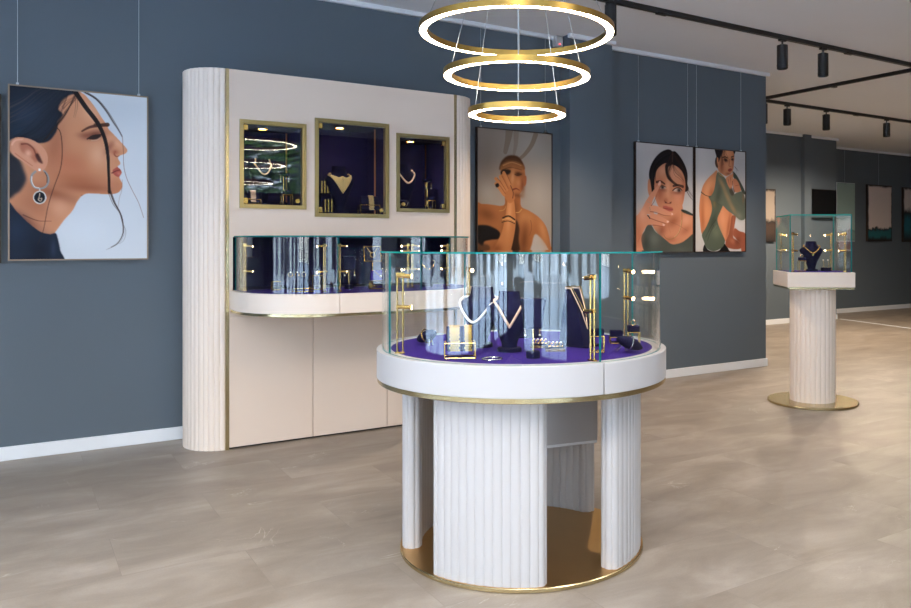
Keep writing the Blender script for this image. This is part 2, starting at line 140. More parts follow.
def edge_glass():
    m,nt,o=newmat('glass_edge'); L=nt.links.new
    p=N(nt,'ShaderNodeBsdfPrincipled',Roughness=.15); p.inputs['Base Color'].default_value=(*lin((16,124,128)),1)
    tr=N(nt,'ShaderNodeBsdfTranslucent'); tr.inputs['Color'].default_value=(*lin((38,160,162)),1)
    mx=N(nt,'ShaderNodeMixShader',Fac=.5); L(p.outputs[0],mx.inputs[1]); L(tr.outputs[0],mx.inputs[2]); L(mx.outputs[0],o.inputs['Surface']); return m
def floor_mat():
    m,nt,o=newmat('stone_vinyl_tiles'); L=nt.links.new
    p=N(nt,'ShaderNodeBsdfPrincipled'); tc=N(nt,'ShaderNodeTexCoord')
    mp=N(nt,'ShaderNodeMapping'); mp.inputs['Location'].default_value=(-.80-.45+9,-2.03+9,0); L(tc.outputs['Object'],mp.inputs['Vector'])
    br=N(nt,'ShaderNodeTexBrick',Scale=1.0); br.offset=.5; br.inputs['Brick Width'].default_value=.9; br.inputs['Row Height'].default_value=.45
    br.inputs['Mortar Size'].default_value=.0012; br.inputs['Mortar Smooth'].default_value=.6
    br.inputs['Color1'].default_value=(.30,.30,.30,1); br.inputs['Color2'].default_value=(.70,.70,.70,1); br.inputs['Mortar'].default_value=(.3,.3,.3,1)
    L(mp.outputs[0],br.inputs['Vector'])
    # per-tile shift so the stone figure breaks at each seam
    off=N(nt,'ShaderNodeVectorMath',operation='SCALE'); off.inputs['Scale'].default_value=3.0; L(br.outputs['Color'],off.inputs[0])
    ad=N(nt,'ShaderNodeVectorMath',operation='ADD'); L(tc.outputs['Object'],ad.inputs[0]); L(off.outputs[0],ad.inputs[1])
    st=N(nt,'ShaderNodeMapping'); st.inputs['Scale'].default_value=(1.0,2.2,1); st.inputs['Rotation'].default_value=(0,0,.25); L(ad.outputs[0],st.inputs['Vector'])
    n1=N(nt,'ShaderNodeTexNoise',Scale=1.9,Detail=9.0,Roughness=.62,Distortion=.5); L(st.outputs[0],n1.inputs['Vector'])
    cr=N(nt,'ShaderNodeValToRGB'); e=cr.color_ramp.elements
    e[0].position=.30; e[0].color=(*lin(FLOOR[0]),1); e[1].position=.70; e[1].color=(*lin(FLOOR[2]),1)
    k=cr.color_ramp.elements.new(.5); k.color=(*lin(FLOOR[1]),1); L(n1.outputs['Fac'],cr.inputs[0])
    nf=N(nt,'ShaderNodeTexNoise',Scale=140.0,Detail=2.0); L(tc.outputs['Object'],nf.inputs['Vector'])
    mr=N(nt,'ShaderNodeMapRange'); mr.inputs['To Min'].default_value=.90; mr.inputs['To Max'].default_value=1.10; L(nf.outputs['Fac'],mr.inputs['Value'])
    sc=N(nt,'ShaderNodeVectorMath',operation='SCALE'); L(cr.outputs['Color'],sc.inputs[0]); L(mr.outputs[0],sc.inputs['Scale'])
    # sparse white veins
    vn=N(nt,'ShaderNodeTexNoise',Scale=1.3,Detail=6.0,Roughness=.6,Distortion=1.2); L(ad.outputs[0],vn.inputs['Vector'])
    s1=N(nt,'ShaderNodeMath',operation='SUBTRACT'); s1.inputs[1].default_value=.5; L(vn.outputs['Fac'],s1.inputs[0])
    ab=N(nt,'ShaderNodeMath',operation='ABSOLUTE'); L(s1.outputs[0],ab.inputs[0])
    vr=N(nt,'ShaderNodeMapRange'); vr.inputs['From Min'].default_value=.0; vr.inputs['From Max'].default_value=.004; vr.inputs['To Min'].default_value=1; vr.inputs['To Max'].default_value=0; L(ab.outputs[0],vr.inputs['Value'])
    vm=N(nt,'ShaderNodeTexNoise',Scale=2.7,Detail=1.0); L(ad.outputs[0],vm.inputs['Vector'])
    vm2=N(nt,'ShaderNodeMapRange'); vm2.inputs['From Min'].default_value=.60; vm2.inputs['From Max'].default_value=.70; vm2.inputs['To Max'].default_value=.45; L(vm.outputs['Fac'],vm2.inputs['Value'])
    vv=N(nt,'ShaderNodeMath',operation='MULTIPLY'); L(vr.outputs[0],vv.inputs[0]); L(vm2.outputs[0],vv.inputs[1])
    m1=N(nt,'ShaderNodeMix',data_type='RGBA'); L(vv.outputs[0],m1.inputs[0]); L(sc.outputs[0],m1.inputs[6]); m1.inputs[7].default_value=(*lin((215,205,195)),1)
    sm=N(nt,'ShaderNodeMath',operation='MULTIPLY'); sm.inputs[1].default_value=.35; L(br.outputs['Fac'],sm.inputs[0])
    m2=N(nt,'ShaderNodeMix',data_type='RGBA'); L(sm.outputs[0],m2.inputs[0]); L(m1.outputs[2],m2.inputs[6]); m2.inputs[7].default_value=(*lin((88,78,70)),1)
    L(m2.outputs[2],p.inputs['Base Color'])
    rr=N(nt,'ShaderNodeMapRange'); rr.inputs['To Min'].default_value=.36; rr.inputs['To Max'].default_value=.5; L(n1.outputs['Fac'],rr.inputs['Value']); L(rr.outputs[0],p.inputs['Roughness'])
    b=N(nt,'ShaderNodeBump',Strength=.12,Distance=.001); L(nf.outputs['Fac'],b.inputs['Height']); L(b.outputs[0],p.inputs['Normal'])
    L(p.outputs[0],o.inputs['Surface']); return m
def print_mat(name,gain):
    m,nt,o=newmat(name); L=nt.links.new
    a=N(nt,'ShaderNodeAttribute',attribute_name='ink'); p=N(nt,'ShaderNodeBsdfPrincipled',Roughness=.55); p.inputs['Specular IOR Level'].default_value=.2
    s=N(nt,'ShaderNodeVectorMath',operation='SCALE'); s.inputs['Scale'].default_value=gain
    L(a.outputs['Color'],s.inputs[0]); L(s.outputs[0],p.inputs['Base Color']); L(p.outputs[0],o.inputs['Surface']); return m
def canvas_mat(name,paper,foot,dark,seed,mid=.28,edge=.03):
    """abstract painting: pale field, dark ragged edges, coloured foot"""
    m,nt,o=newmat(name); L=nt.links.new
    p=N(nt,'ShaderNodeBsdfPrincipled',Roughness=.6); tc=N(nt,'ShaderNodeTexCoord'); sp=N(nt,'ShaderNodeSeparateXYZ'); L(tc.outputs['Generated'],sp.inputs[0])
    mp=N(nt,'ShaderNodeMapping'); mp.inputs['Location'].default_value=(seed,seed*2.1,0); L(tc.outputs['Generated'],mp.inputs[0])
    nz=N(nt,'ShaderNodeTexNoise',Scale=7.0,Detail=8.0,Roughness=.65); L(mp.outputs[0],nz.inputs['Vector'])
    n=N(nt,'ShaderNodeMath',operation='MULTIPLY_ADD'); n.inputs[1].default_value=.22; n.inputs[2].default_value=-.11; L(nz.outputs['Fac'],n.inputs[0])
    z=N(nt,'ShaderNodeMath',operation='ADD'); L(sp.outputs['Z'],z.inputs[0]); L(n.outputs[0],z.inputs[1])
    cr=N(nt,'ShaderNodeValToRGB'); E=cr.color_ramp.elements
    E[0].position=.02; E[0].color=(*lin(dark),1); E[1].position=1; E[1].color=(*lin(paper),1)
    for pos,c in ((mid*.35,foot),(mid*.7,foot),(mid*.86,dark),(mid,paper)):
        q=E.new(pos); q.color=(*lin(c),1)
    L(z.outputs[0],cr.inputs[0])
    # ragged dark border
    def ab(s):
        a=N(nt,'ShaderNodeMath',operation='SUBTRACT'); a.inputs[1].default_value=.5; L(s,a.inputs[0]); b=N(nt,'ShaderNodeMath',operation='ABSOLUTE'); L(a.outputs[0],b.inputs[0]); return b
    ax=ab(sp.outputs['X']); az=ab(sp.outputs['Z']); mx=N(nt,'ShaderNodeMath',operation='MAXIMUM'); L(ax.outputs[0],mx.inputs[0]); L(az.outputs[0],mx.inputs[1])
    ad=N(nt,'ShaderNodeMath',operation='MULTIPLY_ADD'); ad.inputs[1].default_value=.35; L(n.outputs[0],ad.inputs[0]); L(mx.outputs[0],ad.inputs[2])
    mr=N(nt,'ShaderNodeMapRange'); mr.inputs['From Min'].default_value=.5-edge-.02; mr.inputs['From Max'].default_value=.5-edge+.02; L(ad.outputs[0],mr.inputs['Value'])
    mm=N(nt,'ShaderNodeMix',data_type='RGBA'); L(mr.outputs[0],mm.inputs[0]); L(cr.outputs[0],mm.inputs[6]); mm.inputs[7].default_value=(*lin(dark),1)
    L(mm.outputs[2],p.inputs['Base Color']); L(p.outputs[0],o.inputs['Surface']); return m

FLOOR=((128,115,103),(145,133,121),(165,153,142))
M={}
M['wall']=surf('wall_paint',(88,98,107),.7,var=.03,scale=1.5,bump=.05,bscale=350)
M['ceil']=surf('ceiling_paint',(230,232,236),.85,var=.02,scale=1)
M['trim']=surf('white_trim',(226,228,232),.5,var=.01)
M['floor']=floor_mat()
M['cream']=surf('cream_lacquer',(226,206,190),.42,var=.012,scale=2)
M['cream2']=surf('cream_fluted',(231,215,202),.42,var=.012,scale=2)
M['white']=surf('white_lacquer',(180,177,178),.35,var=.01,scale=2)
M['brass']=surf('brushed_brass',(200,182,140),.25,1,var=.10,scale=5,stretch=(1,1,40))
M['gold']=surf('gold',(214,176,104),.22,1,var=.05)
M['cuffgold']=surf('woven_gold',(176,146,84),.42,1,var=.2,scale=150)
M['goldplate']=surf('gold_plate',(196,154,94),.36,1,var=.05,scale=8)
M['ringgold']=surf('brushed_gold',(196,158,84),.30,1,var=.12,scale=4,stretch=(6,6,1))
M['bronze']=surf('bronze_frame',(172,152,106),.3,1,var=.08,scale=8)
M['copper']=surf('copper_strip',(196,128,92),.3,1,var=.05)
M['rose']=surf('rose_gold',(232,194,166),.3,.35,var=.03)
M['palegold']=surf('pale_gold',(226,192,128),.3,.5,var=.08,scale=60)
M['silver']=surf('silver',(226,226,224),.15,1,var=.03)
M['pearl']=surf('pearl',(236,228,220),.25,0,var=.02)
M['purple']=surf('purple_velvet',(52,32,114),.95,var=.10,scale=14,bump=.3,bscale=500,spec=.1)
M['navy']=surf('navy_velvet',(22,19,50),.9,var=.12,scale=18,bump=.3,bscale=500,spec=.15)
M['niche']=surf('niche_velvet',(25,19,56),.9,var=.10,scale=10,bump=.2,bscale=500,spec=.15)
M['black']=surf('black_metal',(30,30,32),.45,0,var=.05)
M['dark']=surf('shadow_gap',(40,36,34),.8,var=.05)
M['cable']=surf('steel_cable',(190,196,200),.3,.7,var=.02)
M['framebrown']=surf('dark_bronze_frame',(58,46,40),.45,.3,var=.06)
M['framechamp']=surf('champagne_frame',(140,122,104),.4,.5,var=.05)
M['glass']=glass('clear_glass')
M['winglass']=glass('window_glass',(.94,.97,.98),.04)
M['edge']=edge_glass()
M['led']=emis('led_strip',(255,240,218),24)
M['bulb']=emis('spot_lens',(255,214,165),26)
M['spotlens']=emis('track_lens',(255,218,176),9)
M['redled']=emis('red_led',(255,60,50),3)
for k_ in ('bulb','spotlens','redled'): M[k_].cycles.emission_sampling='NONE'
M['screen']=surf('screen_glass',(12,12,14),.3,0,var=.02)
M['mullion']=surf('window_frame_metal',(34,36,40),.5,.2,var=.05)
M['asphalt']=surf('street_paving',(186,204,228),.9,var=.25,scale=.8)
M['bark']=surf('bark',(80,66,54),.9,var=.2,scale=12,bump=.6,bscale=40)
M['leaf']=surf('leaf_green',(96,134,60),.6,var=.35,scale=3)
M['facade']=surf('street_facade',(208,214,222),.8,var=.05,scale=2)
M['emerald']=surf('emerald',(40,120,84),.1,0,var=.05)

# ------------------------------------------------------------------ mesh building
class MB:
    def __init__(s): s.v=[]; s.f=[]; s.m=[]
    def add(s,V,F,mat=0,X=None):
        o=len(s.v)
        s.v+=[tuple(X@Vector(p)) if X is not None else tuple(p) for p in V]
        s.f+=[tuple(i+o for i in f) for f in F]; s.m+=([mat]*len(F) if isinstance(mat,int) else list(mat)); return s
    def box(s,c,d,mat=0,rz=0,X=None):
        x,y,z=(k/2 for k in d); V=[(a,b,e) for a in(-x,x) for b in(-y,y) for e in(-z,z)]
        F=[(0,1,3,2),(4,6,7,5),(0,4,5,1),(2,3,7,6),(0,2,6,4),(1,5,7,3)]
        R=Matrix.Translation(c)@Matrix.Rotation(rz,4,'Z')
        return s.add(V,F,mat,(X@R) if X is not None else R)
    def bx(s,x0,x1,y0,y1,z0,z1,mat=0): return s.box(((x0+x1)/2,(y0+y1)/2,(z0+z1)/2),(x1-x0,y1-y0,z1-z0),mat)
    def lathe(s,pr,n=32,c=(0,0,0),mat=0,X=None,a0=0,a1=2*PI,caps=True):
        full=abs(a1-a0-2*PI)<1e-6; k=n if full else n+1; m=len(pr); V=[];F=[]
        for i in range(k):
            a=a0+(a1-a0)*i/n
            for r,z in pr: V.append((c[0]+r*math.cos(a),c[1]+r*math.sin(a),c[2]+z))
        for i in range(n):
            j=(i+1)%k
            for q in range(m-1): F.append((i*m+q,j*m+q,j*m+q+1,i*m+q+1))
        if full and caps and min(p[0] for p in pr)>1e-6:
            if pr[0][0]>1e-6: F.append(tuple(i*m for i in range(k)))
            if pr[-1][0]>1e-6: F.append(tuple(i*m+m-1 for i in range(k)))
        return s.add(V,F,mat,X)
    def ring(s,pr,n=64,c=(0,0,0),mats=0,X=None):   # closed profile revolved
        m=len(pr); V=[];F=[];ml=[]
        for i in range(n):
            a=2*PI*i/n
            for r,z in pr: V.append((c[0]+r*math.cos(a),c[1]+r*math.sin(a),c[2]+z))
        for i in range(n):
            j=(i+1)%n
            for q in range(m):
                F.append((i*m+q,j*m+q,j*m+(q+1)%m,i*m+(q+1)%m)); ml.append(mats if isinstance(mats,int) else mats[q])
        return s.add(V,F,ml,X)
    def cyl(s,p,q,r,n=16,mat=0,r2=None,X=None):
        p=Vector(p);q=Vector(q);d=q-p; R=d.to_track_quat('Z','Y').to_matrix().to_4x4(); T=Matrix.Translation(p)@R
        r2=r if r2 is None else r2; L=d.length
        return s.lathe([(r,0),(r2,L)],n,(0,0,0),mat,(X@T) if X is not None else T)
    def tube(s,P,r,n=8,mat=0,closed=False,X=None,flat=1.0):
        P=[Vector(p) for p in P]; k=len(P); V=[];F=[]; up=None
        for i in range(k):
            if closed: t=P[(i+1)%k]-P[i-1]
            else: t=P[min(i+1,k-1)]-P[max(i-1,0)]
            t.normalize()
            if up is None: up=Vector((0,0,1)) if abs(t.z)<.9 else Vector((1,0,0))
            a=t.cross(up).normalized(); b=a.cross(t).normalized(); up=b
            rr=r[i] if isinstance(r,(list,tuple)) else r
            for j in range(n):
                w=2*PI*j/n; V.append(P[i]+a*(rr*math.cos(w))+b*(rr*flat*math.sin(w)))
        for i in range(k if closed else k-1):
            i2=(i+1)%k
            for j in range(n): F.append((i*n+j,i*n+(j+1)%n,i2*n+(j+1)%n,i2*n+j))
        if not closed: F+=[tuple(range(n)),tuple((k-1)*n+j for j in range(n))]
        return s.add([tuple(v) for v in V],F,mat,X)
    def prism(s,poly,z0,z1,mat=0,side=None,X=None):
        n=len(poly); V=[(x,y,z0) for x,y in poly]+[(x,y,z1) for x,y in poly]
        F=[tuple(range(n)),tuple(range(n,2*n))]+[(i,(i+1)%n,n+(i+1)%n,n+i) for i in range(n)]
        sd=mat if side is None else side
        return s.add(V,F,[mat,mat]+[sd]*n,X)
    def strip(s,outer,inner,z0,z1,mat=0,endmat=None,closed=False,topmat=None):
        """solid between two matching polylines"""
        n=len(outer); V=[]
        for (a,b),(c,d) in zip(outer,inner): V+=[(a,b,z0),(a,b,z1),(c,d,z1),(c,d,z0)]
        F=[];ml=[]; tm=mat if topmat is None else topmat
        for i in range(n if closed else n-1):
            j=(i+1)%n; o=4*i;p=4*j
            for q in range(4):
                F.append((o+q,p+q,p+(q+1)%4,o+(q+1)%4)); ml.append(tm if q in(1,3) else mat)
        if not closed:
            F+=[(0,1,2,3),tuple(4*(n-1)+q for q in range(4))]; ml+=[mat if endmat is None else endmat]*2
        return s.add(V,F,ml)
    def ball(s,c,r,n=16,m=10,mat=0,X=None):
        rx,ry,rz=(r,r,r) if not isinstance(r,tuple) else r; V=[];F=[]
        for i in range(m+1):
            t=PI*i/m
            for j in range(n):
                a=2*PI*j/n; V.append((c[0]+rx*math.sin(t)*math.cos(a),c[1]+ry*math.sin(t)*math.sin(a),c[2]+rz*math.cos(t)))
        for i in range(m):
            for j in range(n): F.append((i*n+j,i*n+(j+1)%n,(i+1)*n+(j+1)%n,(i+1)*n+j))
        return s.add(V,F,mat,X)
    def build(s,name,mats,parent=None,bevel=0,seg=2,sharp=35,loc=None,weld=True):
        me=bpy.data.meshes.new(name); bm=bmesh.new()
        vs=[bm.verts.new(p) for p in s.v]
        for f,mi in zip(s.f,s.m):
            g=[];
            for i in f:
                if vs[i] not in g: g.append(vs[i])
            try: fc=bm.faces.new(g); fc.material_index=mi; fc.smooth=True
            except ValueError: pass
        if weld: bmesh.ops.remove_doubles(bm,verts=bm.verts,dist=1e-6)
        bmesh.ops.recalc_face_normals(bm,faces=bm.faces)
        if loc is not None: bmesh.ops.translate(bm,verts=bm.verts,vec=-Vector(loc))
        bm.to_mesh(me); bm.free(); me.set_sharp_from_angle(angle=rad(sharp))
        for m in (mats if isinstance(mats,(list,tuple)) else [mats]): me.materials.append(M[m] if isinstance(m,str) else m)
        o=bpy.data.objects.new(name,me); COL.objects.link(o)
        if parent is not None: o.parent=parent
        if loc is not None: o.location=loc
        if bevel:
            b=o.modifiers.new('bevel','BEVEL'); b.width=bevel; b.segments=seg; b.limit_method='ANGLE'; b.angle_limit=rad(40)
        return o
def tag(o,label,cat,group=None):
    o['label']=label; o['category']=cat
    if group: o['group']=group
    return o
def thing(name,label,cat,loc=(0,0,0),rz=0,group=None):
    o=bpy.data.objects.new(name,None); o.empty_display_size=.05; COL.objects.link(o); o.location=loc; o.rotation_euler=(0,0,rz)
    return tag(o,label,cat,group)
def struct(o): o['kind']='structure'; return o
def kids(o): return [c for c in bpy.data.objects if c.parent==o]
def copy_tree(o,parent=None):
    c=o.copy(); COL.objects.link(c)
    if parent is not None: c.parent=parent
    for ch in kids(o): copy_tree(ch,c)
    return c
def dup(o,label,loc,rz=None,group=None):
    c=copy_tree(o); c.location=loc
    if rz is not None: c.rotation_euler=(0,0,rz)
    c['label']=label
    if group: c['group']=group
    return c

# ------------------------------------------------------------------ room
YW=5.55; CH=3.0; YF=8.35; YG=9.05; XE=17.0; XW=-2.6; YS=-2.4; XR=6.46
struct(MB().bx(XW-.3,XE+.3,YS-.3,YG+.3,-.1,0).build('floor','floor'))
struct(MB().bx(XW-.3,XE+.3,YS-.3,YG+.3,CH,CH+.12).build('ceiling','ceil'))
struct(MB().bx(XW-.2,XR,YW,YW+.30,0,CH).build('wall_north','wall'))
struct(MB().bx(3.885,4.335,YW-.14,YW,0,CH).build('wall_north_pier','wall'))
struct(MB().bx(XR-.3,XR,YW+.30,YF,0,CH).build('wall_return','wall'))
struct(MB().bx(XR-.3,11.45,YF,YF+.15,0,CH).build('wall_far','wall'))
struct(MB().bx(11.35,XE+.2,YG,YG+.15,0,CH).build('wall_far_recess','wall'))
struct(MB().bx(11.30,11.45,YF+.15,YG,0,CH).build('wall_far_step','wall'))
struct(MB().bx(10.55,10.72,YF-.07,YF,0,CH).build('wall_far_pier','wall'))
struct(MB().bx(XE,XE+.2,YS-.2,YG+.2,0,CH).build('wall_east','wall'))
def wall_holes(a0,a1,holes):
    """rects (lo,hi,z0,z1) left solid around the holes, along one axis"""
    cs=sorted({a0,a1,*[h[0] for h in holes],*[h[1] for h in holes]}); out=[]
    for p,q in zip(cs,cs[1:]):
        hs=sorted([h for h in holes if h[0]<=p+1e-6 and h[1]>=q-1e-6],key=lambda h:h[2]); z=0
        for h in hs:
            if h[2]>z: out.append((p,q,z,h[2]))
            z=h[3]
        if z<CH: out.append((p,q,z,CH))
    return out
WEST=[(-2.0,-.55,.25,2.75),(-.35,1.1,.25,2.75),(1.3,2.75,.25,2.75),(2.95,4.4,.25,2.75)]
b=MB()
for p,q,z0,z1 in wall_holes(YS-.2,YW,WEST): b.bx(XW-.2,XW,p,q,z0,z1)
struct(b.build('wall_west','wall'))
SOUTH=[(-1.9,-.5,.1,2.75),(0.0,1.9,.1,2.75),(2.75,3.95,2.0,2.9),(4.5,5.9,.6,1.62)]
b=MB()
for p,q,z0,z1 in wall_holes(XW,XE,SOUTH): b.bx(p,q,YS-.2,YS,z0,z1)
struct(b.build('wall_south','wall'))
def window(n,lo,hi,z0,z1,axis,cols,rows):
    f=MB(); t=.045
    def put(a0,a1,c0,c1,d=.05):
        if axis=='y': f.bx(XW-.1-d,XW-.1+d,a0,a1,c0,c1)
        else: f.bx(a0,a1,YS-.1-d,YS-.1+d,c0,c1)
    put(lo,lo+t,z0,z1);put(hi-t,hi,z0,z1);put(lo,hi,z0,z0+t);put(lo,hi,z1-t,z1)
    for i in range(1,cols): a=lo+(hi-lo)*i/cols; put(a-.025,a+.025,z0,z1,.04)
    for zz in rows: put(lo,hi,zz-.025,zz+.025,.04)
    w=struct(f.build('window_%d'%n,'mullion'))
    g=MB()
    if axis=='y': g.bx(XW-.103,XW-.097,lo+.02,hi-.02,z0+.02,z1-.02)
    else: g.bx(lo+.02,hi-.02,YS-.103,YS-.097,z0+.02,z1-.02)
    g.build('pane','winglass',w)
i=0
for h in WEST: i+=1; window(i,*h,'y',3,[2.1])
for h,cl in zip(SOUTH,(2,3,1,3)): i+=1; window(i,*h,'x',cl,[2.1] if h[2]<.5 else [])
# skirting and ceiling trim
BH=.08
def skirting(n,x0,x1,y0,y1): return struct(MB().bx(x0,x1,y0,y1,0,BH).build('baseboard_'+n,'trim',bevel=.003,seg=1))
skirting('north',XW,XR+.014,YW-.014,YW); skirting('north_pier',3.871,4.349,YW-.154,YW-.14); skirting('return',XR,XR+.014,YW,YF)
skirting('far',XR,11.464,YF-.014,YF); skirting('far_step',11.45,11.464,YF,YG); skirting('far_recess',11.464,XE,YG-.014,YG)
def crown(n,x0,x1,y0,y1): return struct(MB().bx(x0,x1,y0,y1,CH-.035,CH).build('trim_%d'%n,'trim',bevel=.004,seg=1))
crown(1,XW,3.885,YW-.03,YW); crown(2,3.86,4.36,YW-.17,YW-.14); crown(3,4.335,XR+.03,YW-.03,YW); crown(4,XR,11.48,YF-.03,YF); crown(5,11.48,XE,YG-.03,YG)
b=MB(); b.prism([(11.50,8.33),(11.55,8.33),(11.02,6.4),(10.97,6.4)],0,.004); struct(b.build('trim_6','trim'))

# outside: paving, a facade across the street, a street tree (seen in the glass reflections)
b=MB(); b.bx(-40,30,-40,YS-.3,-.25,-.12); b.bx(-40,XW-.3,YS-.3,14,-.25,-.12); struct(b.build('ground_outside','asphalt'))
def facade(name,x0,x1,y0,y1,h,axis):
    f=MB().bx(x0,x1,y0,y1,-.12,h); o=struct(f.build(name,'facade')); w=MB()
    for k in range(9):
        for r in range(3):
            if axis=='y': c=y0+(y1-y0)*(k+.5)/9; w.bx(x1,x1+.04,c-.5,c+.5,.5+r*2.6,2.3+r*2.6)
            else: c=x0+(x1-x0)*(k+.5)/9; w.bx(c-.5,c+.5,y1,y1+.04,.5+r*2.6,2.3+r*2.6)
    w.build('facade_windows','mullion',o)
facade('exterior_building_west',-16,-14,-10,14,5.5,'y')
facade('exterior_building_south',-8,14,-17,-15,4.2,'x')
tr=thing('street_tree','leafy green street tree outside the back window, reflected in the left niche','tree',(5.0,-7.4,-.12))
MB().cyl((0,0,0),(.05,0,2.6),.14,12,0,.09).build('trunk','bark',tr)
b=MB()
for k in range(1500):
    t=random.random()*2*PI; u=random.random()*2-1; r=1.9*random.random()**.4
    p=Vector((r*math.cos(t)*math.sqrt(1-u*u),r*math.sin(t)*math.sqrt(1-u*u),3.4+u*r*.85)); q=Matrix.Translation(p)@Matrix.Rotation(random.random()*6,4,'Z')@Matrix.Rotation(random.random()*2-1,4,'X')
    s_=.12+.1*random.random(); b.add([(-s_,0,0),(0,-s_*.45,0.02),(s_,0,0),(0,s_*.45,.02)],[(0,1,2,3)],0,q)
b.build('foliage','leaf',tr,weld=False)

# ------------------------------------------------------------------ track lights and pendant
tk=thing('light_track','black ceiling track running along the gallery wall, with a cross arm and far run','light track',(3.0,4.46,CH))
def parent_keep(o,p):
    o.parent=p; o.matrix_parent_inverse=(Matrix.Translation(p.location)@Matrix.Rotation(p.rotation_euler.z,4,'Z')).inverted(); return o
parent_keep(MB().bx(2.4,7.50,4.442,4.478,CH-.035,CH).build('track_rail','black'),tk)
parent_keep(MB().bx(7.463,7.499,4.478,6.56,CH-.035,CH).build('track_rail','black'),tk)
parent_keep(MB().bx(7.499,13.5,6.524,6.56,CH-.035,CH).build('track_rail','black'),tk)
for x,y in ((4.05,4.46),(6.3,4.46),(7.48,5.5),(9.4,6.54),(11.0,6.54)):
    parent_keep(MB().bx(x-.05,x+.05,y-.024,y+.024,CH-.042,CH-.028).build('track_clip','black',bevel=.003,seg=1),tk)
def make_spot(label,x,y,r,L,drop):
    t=thing('track_spotlight',label,'spotlight',(x,y,CH-.035),0,'black cylinder spotlights on the ceiling track')
    MB().box((0,0,-.008),(.07,.03,.016)).cyl((0,0,-.016),(0,0,-drop),.008,10).build('adapter','black',t)
    MB().lathe([(r*.6,-drop),(r,-drop-.006),(r,-drop-L),(r*.9,-drop-L-.004),(r*.9,-drop-L+.012),(r*.78,-drop-L+.012)],28).build('lamp_body','black',t,sharp=30)
    MB().ring([(r*.985,-drop-L*.86),(r*1.04,-drop-L*.86),(r*1.04,-drop-L*.86-.004),(r*.985,-drop-L*.86-.004)],28).build('trim_ring','black',t)
    MB().lathe([(0,-drop-L+.013),(r*.78,-drop-L+.013)],24).build('lens','spotlens',t)
    return t
SP=[(3.56,4.46,.042,.215,.012,'largest black track spotlight, half hidden by the top pendant ring'),(5.395,4.46,.045,.20,.045,'black track spotlight above the right wall portraits, left of the pair'),
    (5.93,4.46,.045,.20,.045,'black track spotlight above the right wall portraits, right of the pair'),(7.57,6.54,.048,.24,.02,'black spotlight on the far track right at the gallery wall corner'),
    (8.0,6.54,.046,.20,.045,'second black spotlight on the far track from the wall corner'),(8.76,6.54,.046,.20,.045,'third black spotlight on the far track, above the glass pedestal case'),
    (10.07,6.54,.046,.19,.045,'rightmost black spotlight on the far track near the photo edge')]
for x in (-1.2,.6,2.4,4.2,6.0,8.5,11): make_spot('added black spotlight behind the camera, unseen, brightens the room',x,.9,.042,.17,.012)  # unseen row added to raise the interior light
for x,y,r,L,dp,lb in SP: make_spot(lb,x,y,r,L,dp)

PC=(1.776,2.853)
pt=thing('pendant_lamp','gold pendant lamp of three glowing rings hanging over the round case','pendant lamp',(PC[0],PC[1],CH))
FA=math.atan2(-.83343,-.55262)      # towards the doorway side
MB().lathe([(0,0),(.06,0),(.06,-.03),(.055,-.034),(0,-.034)],32).build('ceiling_rose','ringgold',pt)
for R,zb in ((.408,2.132),(.308,1.950),(.206,1.790)):
    z=zb-CH; w=.034; hh=.025
    g=MB().ring([(R,z),(R,z+hh),(R-w,z+hh),(R-w,z),(R-w+.003,z),(R-w+.003,z+.004),(R-.003,z+.004),(R-.003,z)],128).build('light_ring','ringgold',pt)
    MB().ring([(R-.0032,z+.0005),(R-.0032,z+.0038),(R-w+.0032,z+.0038),(R-w+.0032,z+.0005)],128).build('diffuser','led',g)
    for da in (-63,63,180):
        a=FA+rad(da); p=((R-w/2)*math.cos(a),(R-w/2)*math.sin(a),z+hh)
        MB().cyl((.03*math.cos(a),.03*math.sin(a),-.033),p,.0013,6).build('cable','cable',g)

